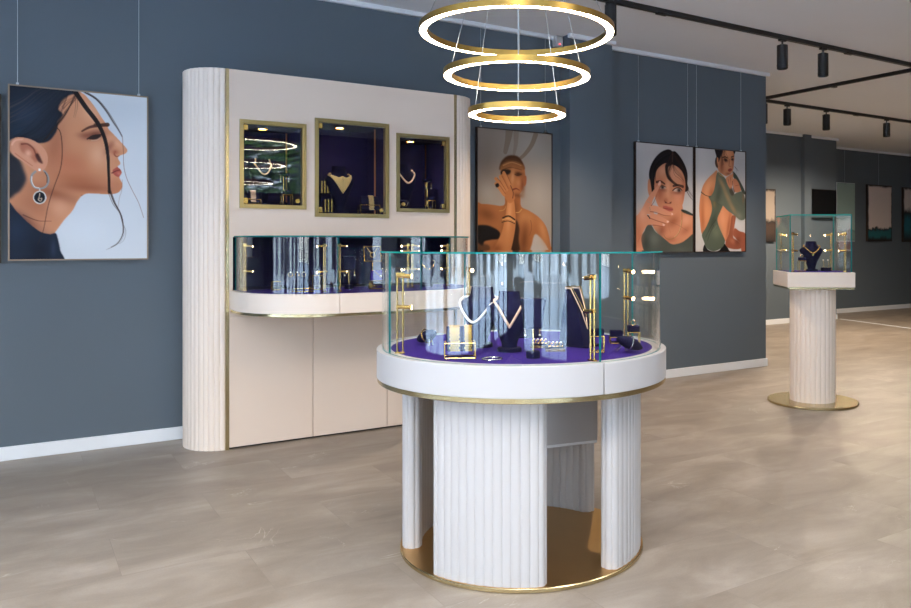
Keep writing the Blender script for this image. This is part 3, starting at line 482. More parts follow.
# ------------------------------------------------------------------ pictures
def portrait(name,label,x0,x1,z0,z1,fm,key,asp,gain,wires,cat='picture',fw=.008,W=220):
    t=thing(name,label,cat,((x0+x1)/2,YW,z0)); w=(x1-x0)/2; h=z1-z0; d=.03
    f=MB(); f.box((-w+fw/2,-d/2-.004,h/2),(fw,d,h)); f.box((w-fw/2,-d/2-.004,h/2),(fw,d,h)); f.box((0,-d/2-.004,fw/2),(2*w-2*fw,d,fw)); f.box((0,-d/2-.004,h-fw/2),(2*w-2*fw,d,fw)); f.box((0,-.008,h/2),(2*w-2*fw,.006,h-2*fw))
    f.build('frame',fm,t)
    if key:
        H=int(W/asp); img=paint(W,H,ART[key]); g=img.mean(2,keepdims=True); img=g+(img-g)*1.0; img=(132+(img-132)*1.13).clip(0,255)/255.0
        L=np.where(img<=.04045,img/12.92,((img+.055)/1.055)**2.4)
        a=2*w-2*fw; hh=h-2*fw
        xs=np.linspace(-w+fw,w-fw,W); zs=np.linspace(h-fw,fw,H); X,Zz=np.meshgrid(xs,zs); V=np.stack([X.ravel(),np.full(X.size,-d+.002),Zz.ravel()],1)
        idx=np.arange(W*H).reshape(H,W); F=np.stack([idx[:-1,:-1].ravel(),idx[1:,:-1].ravel(),idx[1:,1:].ravel(),idx[:-1,1:].ravel()],1)
        me=bpy.data.meshes.new('print'); me.vertices.add(W*H); me.vertices.foreach_set('co',V.ravel()); nf=len(F)
        me.loops.add(nf*4); me.loops.foreach_set('vertex_index',F.ravel().astype(np.int32)); me.polygons.add(nf); me.polygons.foreach_set('loop_start',np.arange(0,nf*4,4,dtype=np.int32))
        me.update(calc_edges=True); at=me.color_attributes.new('ink','FLOAT_COLOR','POINT'); c=np.ones((W*H,4),np.float32); c[:,:3]=L.reshape(-1,3); at.data.foreach_set('color',c.ravel())
        me.materials.append(print_mat('print_'+key,gain)); o=bpy.data.objects.new('print',me); COL.objects.link(o); o.parent=t
    for wx in wires:
        q=MB().cyl((wx-(x0+x1)/2,-.018,h),(wx-(x0+x1)/2,-.018,CH-.035-z0),.0018,6)
        q.box((wx-(x0+x1)/2,-.018,h+.006),(.014,.014,.014)).build('hanging_wire','cable',t)
    return t
portrait('wall_portrait','portrait of a person in profile with a hoop earring, left of the cabinet',-.011,.720,1.153,2.172,'framechamp','profile',.73,G1,(.035,.668))
portrait('wall_portrait','warm brown portrait of a person holding a hand over one eye, behind the round case',3.063,3.785,1.165,2.175,'framebrown','hand',.72,G2,(3.105,3.72))
portrait('wall_portrait','portrait of a person in front view with fingers across the mouth',4.690,5.410,1.170,2.175,'framebrown','front',.72,G3,(4.735,5.345))
portrait('wall_portrait','portrait of a crouching person in a green knit dress, rightmost on the gallery wall',5.427,6.130,1.170,2.174,'framebrown','crouch',.70,G4,(5.46,6.07))
portrait('wall_portrait','dark framed picture cut off by the left edge of the photo',-.80,-.042,1.14,2.11,'framebrown',None,.73,1,(-.7,-.1))
ss=thing('wall_sensor','small white sensor box under the ceiling beside the pier','sensor',(3.838,YW,2.905))
MB().box((0,-.03,.045),(.07,.06,.09)).build('housing','white',ss,bevel=.004)
MB().box((0,-.061,.02),(.012,.003,.008)).build('indicator','redled',ss)

def canvas(label,x0,x1,z0,z1,y,mat,cat='painting',d=.035,name='canvas_painting',side='framebrown'):
    t=thing(name,label,cat,((x0+x1)/2,y,z0)); w=x1-x0;h=z1-z0
    MB().box((0,-d/2-.002,h/2),(w,d,h)).build('stretcher',side,t)
    MB().box((0,-d-.004,h/2),(w-.012,.003,h-.012)).build('canvas',mat,t)
    MB().cyl((0,-.01,h),(0,-.01,CH-.035-z0),.0015,6).build('hanging_wire','cable',t)
    return t
canvas('dark brown and beige canvas half hidden by the gallery wall corner',9.25,9.90,1.285,2.10,YF,canvas_mat('canvas_brown',(150,136,124),(60,44,36),(34,26,24),1.3,.45,.03))
tv=thing('wall_screen','black flat screen on the far wall above the glass pedestal case','screen',(11.05,YF,1.66)); MB().box((-.02,-.03,.24),(.70,.05,.48)).build('bezel','black',tv,bevel=.004); MB().box((-.02,-.057,.24),(.67,.003,.45)).build('display','screen',tv)
canvas('tall pale grey green canvas beside the black screen',12.37,12.90,1.30,2.36,YG,canvas_mat('canvas_green',(150,172,164),(120,146,138),(96,128,122),4.2,.2,.0),side='trim')
canvas('white canvas with dark edges and a teal foot on the far wall',13.28,14.05,1.30,2.36,YG,canvas_mat('canvas_teal',(216,200,192),(36,98,104),(34,30,32),2.6,.25,.03))
canvas('white and teal banded canvas cut off by the right edge of the photo',14.42,15.2,1.29,2.35,YG,canvas_mat('canvas_band',(216,204,198),(40,104,116),(36,32,34),7.7,.62,.03))
# ------------------------------------------------------------------ shared case fittings
def flute(fn,n,depth,per=14):
    """polyline of n rounded flutes along fn(t)->(x,y,nx,ny)"""
    out=[]
    for i in range(n*per+1):
        t=i/(n*per); x,y,nx,ny=fn(t); d=depth*(abs(math.sin(PI*n*t))**.5-1); out.append((x+nx*d,y+ny*d))
    return out
def arcfn(r,a0,a1,cx=0,cy=0,ry=None,inward=False):
    def f(t):
        a=a0+(a1-a0)*t; c,s=math.cos(a),math.sin(a); k=-1 if inward else 1
        return cx+r*c,cy+(ry or r)*s,k*c,k*s
    return f
def flute_closed(pts,n,depth,per=12):
    P=[Vector(p) for p in pts]; k=len(P); A=sum(P[i].x*P[(i+1)%k].y-P[(i+1)%k].x*P[i].y for i in range(k)); sg=1 if A>0 else -1
    L=[0]
    for i in range(k): L.append(L[-1]+(P[(i+1)%k]-P[i]).length)
    out=[];j=0; T=n*per
    for q in range(T):
        s=L[-1]*q/T
        while L[j+1]<s: j+=1
        a,b=P[j],P[(j+1)%k]; p=a+(b-a)*((s-L[j])/max(L[j+1]-L[j],1e-9)); d=(b-a).normalized(); nx,ny=d.y*sg,-d.x*sg
        w=depth*(abs(math.sin(PI*n*q/T))**.5-1); out.append((p.x+nx*w,p.y+ny*w))
    return out
def light_post(par,x,y,z,h,ang,heads,sep=.022,k_=1.0):
    c,s=math.cos(ang),math.sin(ang); px,py=c,s
    m=MB()
    m.box((x,y,z+.003),(sep+.016,.016,.006),0,ang)
    for k in (-.5,.5): m.cyl((x+px*sep*k,y+py*sep*k,z),(x+px*sep*k,y+py*sep*k,z+h),.0035*k_,10)
    m.box((x,y,z+h),(sep+.010,.010,.008),0,ang)
    post=m.build('light_post','gold',par)
    for hz in heads:
        q=MB(); zz=z+hz
        q.box((x,y,zz),(sep+.008,.012,.010),0,ang)
        q.cyl((x-c*.012,y-s*.012,zz),(x+c*.044,y+s*.044,zz-.004),.0085*k_,14)
        q.cyl((x+c*.0442,y+s*.0442,zz-.004),(x+c*.0450,y+s*.0450,zz-.0041),.0078*k_,14,1)
        q.build('lamp_head',['gold','bulb'],post)
    return post
def wire_box(m,cx,cy,z0,w,d,h,r=.0025,mat=0,rz=0):
    R=Matrix.Translation((cx,cy,z0))@Matrix.Rotation(rz,4,'Z'); x,y=w/2,d/2
    P=[(sx*x,sy*y,zz) for zz in (r,h-r) for sx,sy in ((-1,-1),(1,-1),(1,1),(-1,1))]
    for i in range(4):
        for a,b in ((i,(i+1)%4),(i+4,(i+1)%4+4),(i,i+4)): m.cyl(P[a],P[b],r,6,mat,X=R)
    return m

# ------------------------------------------------------------------ wall cabinet
YC=5.09; ZT=2.315
cab=thing('display_cabinet','tall cream wall cabinet with fluted ends, three jewellery niches and glass shelf case','cabinet',(0,0,0))
X0,X1=1.108,2.639
NI=[(1.168,1.578,1.470,2.015),(1.634,2.142,1.425,2.063),(2.197,2.599,1.470,2.008)]
SH=(1.13,2.617,.968,1.292)                   # opening behind the glass shelf case
b=MB(); HO=[(a+.012,c-.012,z+.012,w-.012) for a,c,z,w in NI]+[SH]
for p,q,z0,z1 in (lambda keep:keep)([r for r in wall_holes(X0,X1,HO)]):
    z1=min(z1,ZT)
    if z0<.80 and z1>.80: b.bx(p,q,YC,YC+.02,.80,z1); continue
    b.bx(p,q,YC,YC+.02,z0,z1)
b.bx(X0,X1,YC+.02,YW-.003,ZT-.02,ZT); b.bx(X0,X1,YC+.43,YW-.003,.02,ZT-.02); b.bx(X0,X1,YC+.03,YC+.43,.02,.80)
b.build('carcass','cream',cab)
MB().bx(X0,X1,YC+.02,YW-.01,0,.02).build('plinth','dark',cab)  # dark colour stands in for the shade in the gap under the cabinet
sx=[X0,1.623,2.130,X1]
for p,q in zip(sx,sx[1:]): MB().bx(p+.0015,q-.0015,YC-.001,YC+.022,.012,.80).build('cupboard_door','cream',cab,bevel=.0015,seg=1)
for p,q in ((1.088,1.108),(2.639,2.659)): MB().bx(p,q,YC-.004,YC+.03,0,ZT).build('brass_strip','brass',cab)
for cx,a0,a1 in ((1.088,PI/2,PI*1.5),(2.659,-PI/2,PI/2)):
    pl=flute(arcfn(.20,a0,a1,cx,YC+.2285,.2285),19,.006)
    MB().prism(pl+([(cx,YC+.02),(cx,YW-.003)] if a0>1 else []) if False else pl,0,ZT).build('fluted_end','cream2',cab,sharp=50)
for k,(a,c,z,w) in enumerate(NI):
    t=.025; y0=YC-.012
    f=MB()
    for d0,d1,yy in ((0,t*.55,y0),(t*.55,t,y0+.006)):   # stepped moulding
        f.bx(a+d0,a+d1,yy,YC+.03,z+d0,w-d0); f.bx(c-d1,c-d0,yy,YC+.03,z+d0,w-d0); f.bx(a+d1,c-d1,yy,YC+.03,z+d0,z+d1); f.bx(a+d1,c-d1,yy,YC+.03,w-d1,w-d0)
    fr=f.build('niche_frame','bronze',cab)
    ix0,ix1,iz0,iz1=a+t,c-t,z+t,w-t; yb=YC+.32
    n=MB(); n.bx(ix0-.012,ix0,YC+.03,yb,iz0-.01,iz1+.01); n.bx(ix1,ix1+.012,YC+.03,yb,iz0-.01,iz1+.01); n.bx(ix0,ix1,YC+.03,yb,iz0-.01,iz0); n.bx(ix0,ix1,YC+.03,yb,iz1,iz1+.01); n.bx(ix0-.012,ix1+.012,yb,yb+.01,iz0-.01,iz1+.01)
    n.build('niche_lining','niche',cab)
    g=MB(); g.bx(ix0+.001,ix1-.001,YC+.012,YC+.018,iz0+.001,iz1-.001); gd=g.build('niche_glass','glass',cab)
    lx=[ix0+.014,ix0+.014] if k<2 else [ix1-.014,ix1-.014]
    for hx,hz in zip(lx,(iz0+.022,iz1-.022)): MB().box((hx,YC+.008,hz),(.026,.016,.034)).build('hinge','gold',gd,bevel=.002,seg=1)
    lk=ix1-.028 if k<2 else ix0+.028
    MB().cyl((lk,YC+.013,iz0+.028),(lk,YC-.004,iz0+.028),.014,20).cyl((lk,YC-.004,iz0+.028),(lk,YC-.006,iz0+.028),.008,16).build('lock','gold',gd)
    dl=MB(); cx=ix0+(ix1-ix0)*.42; dl.ring([(.026,0),(.034,0),(.034,-.005),(.026,-.008)],28,(cx,YC+.15,iz1)); dl.lathe([(0,-.003),(.026,-.003)],24,(cx,YC+.15,iz1),1); dl.build('downlight',['gold','bulb'],cab)
    rx,ry=((ix1-.012,yb-.012),(ix1-.03,YC+.11),(ix1-.012,yb-.012))[k]
    MB().box((rx,ry,(iz0+iz1)/2),(.008,.008,iz1-iz0-.004)).build('light_strip','copper',cab)
# glass shelf case: rounded plan
def shelf_plan(inset,yback,n=14,X0=1.112,X1=2.635,YFr=4.44,R=.50):
    a0,a1,yf,r=X0+inset,X1-inset,YFr+inset,R-inset
    L=[(a0+r-r*math.cos(t),yf+r-r*math.sin(t)) for t in [PI/2*i/n for i in range(n+1)]]
    Rr=[(a1-r+r*math.sin(t),yf+r-r*math.cos(t)) for t in [PI/2*i/n for i in range(n+1)]]
    return [(a0,yback)]+L,Rr+[(a1,yback)]
L,R=shelf_plan(0,YC-.001); L2,R2=shelf_plan(.022,YC-.001)
XS=1.572
b=MB(); b.prism([p for p in L if p[0]<XS-.02]+[(XS-.001,4.442),(XS-.001,YC-.001)],.852,.965); b.build('shelf_front','cream2',cab,bevel=.002,seg=1)
b=MB(); b.prism([(XS+.001,YC-.001),(XS+.001,4.442),(1.612,4.44)]+R,.852,.965); b.build('shelf_front','cream2',cab,bevel=.002,seg=1)
La,Ra=shelf_plan(.004,YC-.001); MB().prism(La+Ra,.836,.852).build('brass_trim','brass',cab)
Ld,Rd=shelf_plan(.035,YC+.28); 
MB().prism(shelf_plan(.035,YC-.001)[0]+shelf_plan(.035,YC-.001)[1],.965,.968).build('velvet_deck','purple',cab)
n=MB(); a,c,z,w=SH; yb=YC+.34
n.bx(a-.01,a,YC+.02,yb,z-.01,w+.01);n.bx(c,c+.01,YC+.02,yb,z-.01,w+.01);n.bx(a,c,YC,yb,z-.010,z);n.bx(a,c,YC+.02,yb,w,w+.01);n.bx(a-.01,c+.01,yb,yb+.01,z-.01,w+.01)
n.build('case_lining','niche',cab)
Lo,Ro=shelf_plan(.030,YC-.002); Li,Ri=shelf_plan(.037,YC-.002)
ztop=1.290
def pane(o,i,nm='glass_pane'): return MB().strip(o,i,.966,ztop,0,1,topmat=1).build(nm,['glass','edge'],cab)
kL=len([p for p in Lo if p[0]<XS-.03])
pane(Lo[:kL]+[(XS-.004,Lo[-1][1]+.001)],Li[:kL]+[(XS-.004,Li[-1][1]+.001)])
pane([(XS+.004,Lo[-1][1]),(2.09,Ro[0][1])],[(XS+.004,Li[-1][1]),(2.09,Ri[0][1])])
pane([(2.098,Ro[0][1])]+Ro,[(2.098,Ri[0][1])]+Ri)
Lt,Rt=shelf_plan(.024,YC-.002); MB().prism(Lt+Rt,ztop+.001,ztop+.009,0,1).build('glass_top',['glass','edge'],cab)
for x,y,an in ((1.175,4.98,-.3),(1.535,4.60,PI),(1.625,4.60,0),(2.145,4.78,PI),(2.175,4.78,0),(2.45,4.82,PI)): light_post(cab,x,y,.968,.28,an,(.272,.12),.009,.7)

# ------------------------------------------------------------------ round case
TC=(1.791,2.838); TR=-rad(90-56.4528)
tb=thing('display_table','round white jewellery case on fluted panels with glass drum and gold foot','display case',(TC[0],TC[1],0),TR)
def fa(d): return rad(d-90)          # angle measured from the side facing the entrance
MB().lathe([(.502,.018),(0,.018)],128).lathe([(0,0),(.500,0),(.5045,.004),(.5045,.0155),(.502,.018)],128,mat=1,caps=False).build('base_disc',['goldplate','brass'],tb)
for cdeg in (-15.5,73,164,-102):
    a0,a1=fa(cdeg-23.2),fa(cdeg+23.2)
    rm,rr=.455,.040; O=[]
    for k in range(41): a=a0+(a1-a0)*k/40; O.append(((rm+rr)*math.cos(a),(rm+rr)*math.sin(a)))
    for k in range(1,12): t=PI*k/12; r_=rm+rr*math.cos(t); a=a1+rr*math.sin(t)/rm; O.append((r_*math.cos(a),r_*math.sin(a)))
    for k in range(41): a=a1+(a0-a1)*k/40; O.append(((rm-rr)*math.cos(a),(rm-rr)*math.sin(a)))
    for k in range(1,12): t=PI*k/12; r_=rm-rr*math.cos(t); a=a0-rr*math.sin(t)/rm; O.append((r_*math.cos(a),r_*math.sin(a)))
    MB().prism(flute_closed(O,29,.0045),.018,.697).build('fluted_panel','white',tb,sharp=40)
ub=MB().box((.150,.16,.545),(.30,.20,.30),0,rad(24)); ub.build('lock_box','white',tb,bevel=.003)
MB().box((.150,.16,.390),(.296,.196,.012),0,rad(24)).build('lock_box_lip','trim',tb)
def arcpts(r,d0,d1,n): return [(r*math.cos(fa(d0+(d1-d0)*i/n)),r*math.sin(fa(d0+(d1-d0)*i/n))) for i in range(n+1)]
RO,RI,ZB,ZR=.598,.560,.714,.827
MB().lathe([(0,.695),(.592,.695),(.5955,.698),(.5955,.714),(0,.714)],160).build('brass_trim','brass',tb)
for d0,d1,n in ((30.8,119.8,48),(120.2,390.4,144)):
    MB().strip(arcpts(RO,d0,d1,n),arcpts(RI-.02,d0,d1,n),ZB,ZR).build('rim_panel','white',tb,bevel=.0025,seg=2)
MB().lathe([(0,.75),(.5605,.75),(.5605,.825),(.559,.8265),(0,.8265)],128).build('velvet_deck','purple',tb)
ZG0,ZG1=.8275,1.215
JN=[-61.5,1.6,30.5,120.0,210,298.5]
for d0,d1 in zip(JN,JN[1:]):
    n=max(6,int((d1-d0)/2.2))
    MB().strip(arcpts(.577,d0+.2,d1-.2,n),arcpts(.570,d0+.2,d1-.2,n),ZG0,ZG1,0,1,topmat=1).build('glass_pane',['glass','edge'],tb)
MB().lathe([(0,1.2155),(.5825,1.2155)],128,mat=0).lathe([(.5825,1.2155),(.5835,1.2165),(.5835,1.2205),(.5825,1.2215)],128,mat=1,caps=False).lathe([(0,1.2215),(.5825,1.2215)],128,mat=0).build('glass_top',['glass','edge'],tb)
for d,ha in ((-60.5,.05),(29.7,rad(125)),(119.5,rad(-50)),(210,rad(-60))):
    r=.535; light_post(tb,r*math.cos(fa(d)),r*math.sin(fa(d)),.8268,.309,ha,(.302,.181))

# ------------------------------------------------------------------ pedestal case
PP=(5.29,4.077); PRz=TR-rad(4)
pd=thing('pedestal_case','square glass jewellery case on a fluted cream column with gold foot','display case',(PP[0],PP[1],0),PRz)
MB().lathe([(0,0),(.338,0),(.344,.004),(.344,.016),(.341,.019),(0,.019)],96).build('base_disc','brass',pd)
MB().prism(flute(arcfn(.174,0,2*PI),26,.006)[:-1],.019,.905).build('column','cream2',pd,sharp=40)
q=.2525
MB().bx(-q+.006,q-.006,-q+.006,q-.006,.905,.919).build('brass_trim','brass',pd)
MB().bx(-q,q,-q,q,.919,1.033).build('case_base','cream2',pd,bevel=.004)
MB().bx(-.226,.226,-.226,.226,1.033,1.036).build('velvet_deck','purple',pd)
g=.2325; th=.007
for c,d in (((0,-g+th/2,0),(2*g-2*th-.002,th)),((0,g-th/2,0),(2*g-2*th-.002,th)),((-g+th/2,0,0),(th,2*g)),((g-th/2,0,0),(th,2*g))):
    m=MB(); m.box((c[0],c[1],1.0335+.217),(d[0],d[1],.432)); o=m.build('glass_pane',['glass','edge'],pd)
    for p in o.data.polygons:
        if p.area<.02: p.material_index=1
m=MB().box((0,0,1.472),(2*g,2*g,.008)); o=m.build('glass_top',['glass','edge'],pd)
for p in o.data.polygons:
    if p.area<.02: p.material_index=1
for x,y,an in ((-.20,-.20,.5),(.19,-.20,PI-.5),(-.20,.20,-.3),(.20,.20,PI)): light_post(pd,x,y,1.036,.300,an,(.29,.165),.010,.85)
# ------------------------------------------------------------------ jewellery and its stands
def tl(lat,near,z=.8342):           # a point on the round case's deck
    c,s=math.cos(TR),math.sin(TR); x,y=lat,-near
    return (TC[0]+c*x-s*y,TC[1]+s*x+c*y,z-.007)
def pl(x,y,z=1.0365):
    c,s=math.cos(PRz),math.sin(PRz); return (PP[0]+c*x-s*y,PP[1]+s*x+c*y,z)
from mathutils.bvhtree import BVHTree
class Bust:
    """neck form: z-fraction, half width, half depth, lean"""
    PF=[(0.05,.16,.13),(.14,.17,.14),(.30,.24,.18),(.48,.36,.23),(.62,.46,.26),(.70,.50,.25),(.76,.46,.22),(.81,.33,.20),(.86,.25,.19),(.93,.23,.18),(1.0,.22,.18)]
    def __init__(s,h,w,lean=.16): s.h=h;s.w=w;s.lean=lean
    def at(s,z):
        f=min(max(z/s.h,.05),1); P=s.PF
        for (a,b,c),(a2,b2,c2) in zip(P,P[1:]):
            if f<=a2+1e-9:
                t=(f-a)/(a2-a); return (b+(b2-b)*t)*s.w,(c+(c2-c)*t)*s.w,s.lean*f*s.w
        return P[-1][1]*s.w,P[-1][2]*s.w,s.lean*s.w
    def front(s,x,z,off=.003):
        hw,hd,l=s.at(z); q=max(0,1-(x/hw)**2); return -hd*math.sqrt(q)+l-off
    def make(s,label,loc,rz,mat='navy',group=None,scene='jewelry_bust'):
        t=thing(scene,label,'jewelry bust',loc,rz,group); V=[];F=[]; zs=[s.h*(.05+.95*i/26) for i in range(27)]; n=28
        for z in zs:
            hw,hd,l=s.at(z)
            for j in range(n): a=2*PI*j/n; V.append((hw*math.cos(a),hd*math.sin(a)+l,z))
        for i in range(len(zs)-1):
            for j in range(n): F.append((i*n+j,i*n+(j+1)%n,(i+1)*n+(j+1)%n,(i+1)*n+j))
        F+=[tuple(range(n)),tuple((len(zs)-1)*n+j for j in range(n))]
        s.tree=BVHTree.FromPolygons([Vector(v) for v in V],F)
        MB().add(V,F).build('bust_form',mat,t,sharp=60)
        MB().lathe([(0,0),(.26*s.w,0),(.26*s.w,.012),(.24*s.w,.016),(0,.016)],28).build('foot',mat,t)
        return t
    def necklace(s,label,loc,rz,zb,xn=.24,zt=.86,pw=1.4,r=.0028,mat='gold',group=None,rows=None,bead=0,pendant=None,name='necklace'):
        t=thing(name,label,'necklace',loc,rz,group); rows=rows or [(zb,xn,zt,r)]
        def clear(p,need):               # move a chain point out until it clears the velvet
            p=Vector(p)
            for _ in range(12):
                q,n,_i,d=s.tree.find_nearest(p)
                o=Vector((q.x,q.y-s.at(q.z)[2],0)).normalized(); n=n if n.dot(o)>-.2 else -n
                sd=(p-q).dot(n)
                if sd>=need: break
                p=p+n*(need-sd+.0002)
            return tuple(p)
        m=MB()
        for q_,(zb_,xn_,zt_,r_) in enumerate(rows):
            P=[]; off=r_*(1.75 if bead else 1.2)+.0012
            def on(x,z,back=None):
                hw,hd,l=s.at(z); a=-math.acos(max(-.98,min(.98,x/hw))) if back is None else back
                nx,ny=math.cos(a)/hw,math.sin(a)/hd; k=math.hypot(nx,ny)
                return clear((hw*math.cos(a)+nx/k*off,hd*math.sin(a)+ny/k*off+l,z),off)
            for i in range(41):
                u=-1+2*i/40; P.append(on(u*xn_*s.w,s.h*(zb_+(zt_-zb_)*abs(u)**pw)))
            if q_==0:
                a0=-math.acos(max(-.98,min(.98,xn_*s.w/s.at(s.h*zt_)[0])))
                P+=[on(0,s.h*zt_+.006*math.sin(PI*i/14),a0+(PI-2*a0)*i/14) for i in range(1,14)]
                m.tube(P,r_,8,0,True)
            else: m.tube(P,r_,8)
            if bead:
                for p in P[::bead]: m.ball(p,r_*1.6,8,6)
        m.build('chain',mat,t)
        if pendant:
            z=s.h*zb; y=min(s.front(0,z-.012,.008),s.front(0,z-.021,.004),s.front(0,z-.003,.004)); pm=MB(); pm.ring([(.005,-.002),(.0085,-.002),(.0085,.002),(.005,.002)],20,X=Matrix.Translation((0,y,z-.012))@Matrix.Rotation(PI/2,4,'X')); pm.ball((0,y,z-.012),(.005,.002,.005),10,8,1); pm.build('pendant',[mat,pendant],t)
        return t
def ramp(label,loc,rz,w,d,h,mat='navy',group=None):
    """sloping slab display, high at the back, on a flat foot"""
    t=thing('necklace_ramp',label,'jewelry stand',loc,rz,group); p=[(-d*.5,0.006),(d*.5,.006),(d*.32,h),(d*.12,h)]
    V=[(sx*w/2*(k),y,z) for sx in (-1,1) for (y,z),k in zip(p,(1,1,.62,.62))]
    V=[(sx*w/2*(1 if z<h*.6 else .72),y,z) for sx in (-1,1) for y,z in [(-d*.5,.006),(d*.5,.006),(d*.42,h*.62),(d*.32,h),(d*.14,h),(-d*.18,h*.62)]]
    F=[tuple(range(6)),tuple(range(6,12))]+[(i,(i+1)%6,6+(i+1)%6,6+i) for i in range(6)]
    MB().add(V,F).build('slab',mat,t,bevel=.004)
    MB().box((0,0,.004),(w*1.15,d*1.3,.008)).build('foot',mat,t,bevel=.002)
    return t
def ramp_necklace(label,loc,rz,w,d,h,mat='gold',zlow=.45,r=.002,v=1.0,group=None,o=0):
    t=thing('necklace',label,'necklace',loc,rz,group); P=[]
    for i in range(25):
        u=-1+2*i/24; z=h*(zlow+(1.0-zlow)*abs(u)**v); f=z/h
        y=(-d*.5+(d*.32)*(f/.62)) if f<.62 else (-d*.18+(d*.32)*((f-.62)/.38))
        P.append((u*w*.34,y-.006-o,z+.003+o))
    P+= [(w*.30,d*.33,h+.004+o),(0,d*.35,h+.004+o),(-w*.30,d*.33,h+.004+o)]
    MB().tube(P,r,8,0,True).build('chain',mat,t); return t
def wire_stand(label,loc,rz,w,d,h,cush='half',mat='gold',cmat='navy',group=None,name='bracelet_stand',top=None):
    t=thing(name,label,'jewelry stand',loc,rz,group)
    wire_box(MB(),0,0,0,w,d,h).build('wire_frame',mat,t)
    m=MB()
    if cush=='half':
        n=18; V=[]; ry=d*.38; rzz=(top or h*1.4)-h*.45
        for sx in (-1,1):
            for i in range(n+1): a=PI*i/n; V.append((sx*w*.45,ry*math.cos(a),h*.45+rzz*math.sin(a)))
        F=[tuple(range(n+1)),tuple(range(n+1,2*n+2))]+[(i,(i+1)%(n+1),n+1+(i+1)%(n+1),n+1+i) for i in range(n+1)]
        m.add(V,F)
    elif cush=='box': m.box((0,0,h+.012),(w*1.02,d*1.02,.026))
    elif cush=='wedge':
        a,bq=w/2,d/2; m.add([(-a,-bq,h),(a,-bq,h),(a,bq,h),(-a,bq,h),(-a*.9,bq,h+w*.5),(a*.9,bq,h+w*.5)],[(0,1,2,3),(0,1,5,4),(2,3,4,5),(0,3,4),(1,2,5)])
    if m.v: m.build('cushion',cmat,t,bevel=.003)
    return t
def wide_bracelet(label,loc,rz,rx,rz_,w,mat='gold',group=None):
    """flat woven cuff over a half-round cushion"""
    t=thing('bracelet',label,'bracelet',loc,rz,group); n=34; m=MB()
    for i in range(n):
        a=PI*(i+.5)/n; y,z=rx*math.cos(a),rz_*math.sin(a); dl=math.hypot(rx*math.sin(a),rz_*math.cos(a))*PI/n; sl=math.atan2(rz_*math.cos(a),-rx*math.sin(a))
        for k in (-1.5,-.5,.5,1.5): m.add(*_boxrot(((k+(.25 if i%2 else -.25))*w/4,y,z),(w/4*.8,dl*.8,.0035),sl))
    m.build('links',mat,t,weld=False); return t
def _boxrot(c,d,a):
    x,y,z=(k/2 for k in d); R=Matrix.Translation(c)@Matrix.Rotation(a,4,'X')
    V=[tuple(R@Vector((p,q,r))) for p in(-x,x) for q in(-y,y) for r in(-z,z)]
    return V,[(0,1,3,2),(4,6,7,5),(0,4,5,1),(2,3,7,6),(0,2,6,4),(1,5,7,3)]
def leaf_cushion(label,loc,rz,L=.11,mat='navy'):
    t=thing('bracelet_cushion',label,'jewelry stand',loc,rz); X=Matrix.Translation((0,0,.036))@Matrix.Rotation(rad(-22),4,'Y'); V=[];F=[];n=16;k=14
    for i in range(k+1):
        u=-1+2*i/k; r=.029*(1-abs(u)**2.2)**.8+.0005
        for j in range(n): a=2*PI*j/n; V.append((u*L/2,r*math.cos(a),r*.8*math.sin(a)))
    for i in range(k):
        for j in range(n): F.append((i*n+j,i*n+(j+1)%n,(i+1)*n+(j+1)%n,(i+1)*n+j))
    MB().add(V,F,0,X).build('pad',mat,t)
    for sy in (-1,1): MB().cyl((.022,sy*.008-.006,.034),(.045,sy*.012-.03,.0025),.0022,8).build('leg','silver',t)
    return t
def hoop(label,loc,rz,r,tr,mat,tilt=rad(-68),name='bracelet',cat='bracelet',group=None,sq=1):
    t=tag(MB().tube([(0,r*math.cos(2*PI*i/28),r*sq*math.sin(2*PI*i/28)) for i in range(28)],tr,8,0,True,X=Matrix.Rotation(tilt+PI/2,4,'Y')).build(name,mat),label,cat,group); t.location=loc; t.rotation_euler=(0,0,rz); return t
def earring(label,loc,rz=0,L=.03,mat='gold',group='drop earrings',stone='pearl'):
    t=thing('earring',label,'earring',loc,rz,group); MB().tube([(0,-.004*math.sin(PI*i/8),-.008+.008*math.cos(PI*i/8)) for i in range(9)],.0012,6).build('hook',mat,t)
    MB().cyl((0,0,-.014),(0,0,-L),.0022,8).ball((0,0,-L),.0045,10,8,1).build('drop',[mat,stone],t); return t
def finger_ring(label,loc,rz=0,r=.010,mat='gold',group=None,stone='pearl'):
    t=thing('finger_ring',label,'ring',loc,rz,group); MB().tube([(r*math.cos(2*PI*i/20),0,r+r*math.sin(2*PI*i/20)) for i in range(20)],.0016,6,0,True).build('band',mat,t); MB().ball((0,0,2*r+.002),.004,10,8).build('stone',stone,t); return t
def tee_stand(label,loc,rz,h,w,hb,mat='gold',head='navy',slant=True):
    t=thing('earring_stand',label,'jewelry stand',loc,rz)
    MB().lathe([(0,0),(.026,0),(.026,.022),(.023,.026),(0,.026)],28).build('foot',head,t)
    MB().cyl((0,0,.026),(0,0,h-hb+.004),.003,10).build('stem',mat,t)
    a=w/2; z0,z1=h-hb,h
    MB().add([(-a*.72,-.02,z0),(a*.72,-.02,z0),(a*.72,.02,z0),(-a*.72,.02,z0),(-a,-.028,z1),(a,-.028,z1),(a,.028,z1),(-a,.028,z1)],[(0,1,2,3),(4,5,6,7),(0,1,5,4),(1,2,6,5),(2,3,7,6),(3,0,4,7)]).build('display_block',head,t,bevel=.003)
    return t
def ring_tray(label,loc,rz,w=.075,n=5,pre='tray'):
    t=thing('ring_tray',label,'tray',loc,rz,'gold edged ring trays'); MB().box((0,0,.009),(w,.035,.018)).build('pad','navy',t,bevel=.002); MB().box((0,-.0185,.006),(w+.004,.003,.012)).build('gold_edge','gold',t)
    return t

F0=TR  # facing the entrance
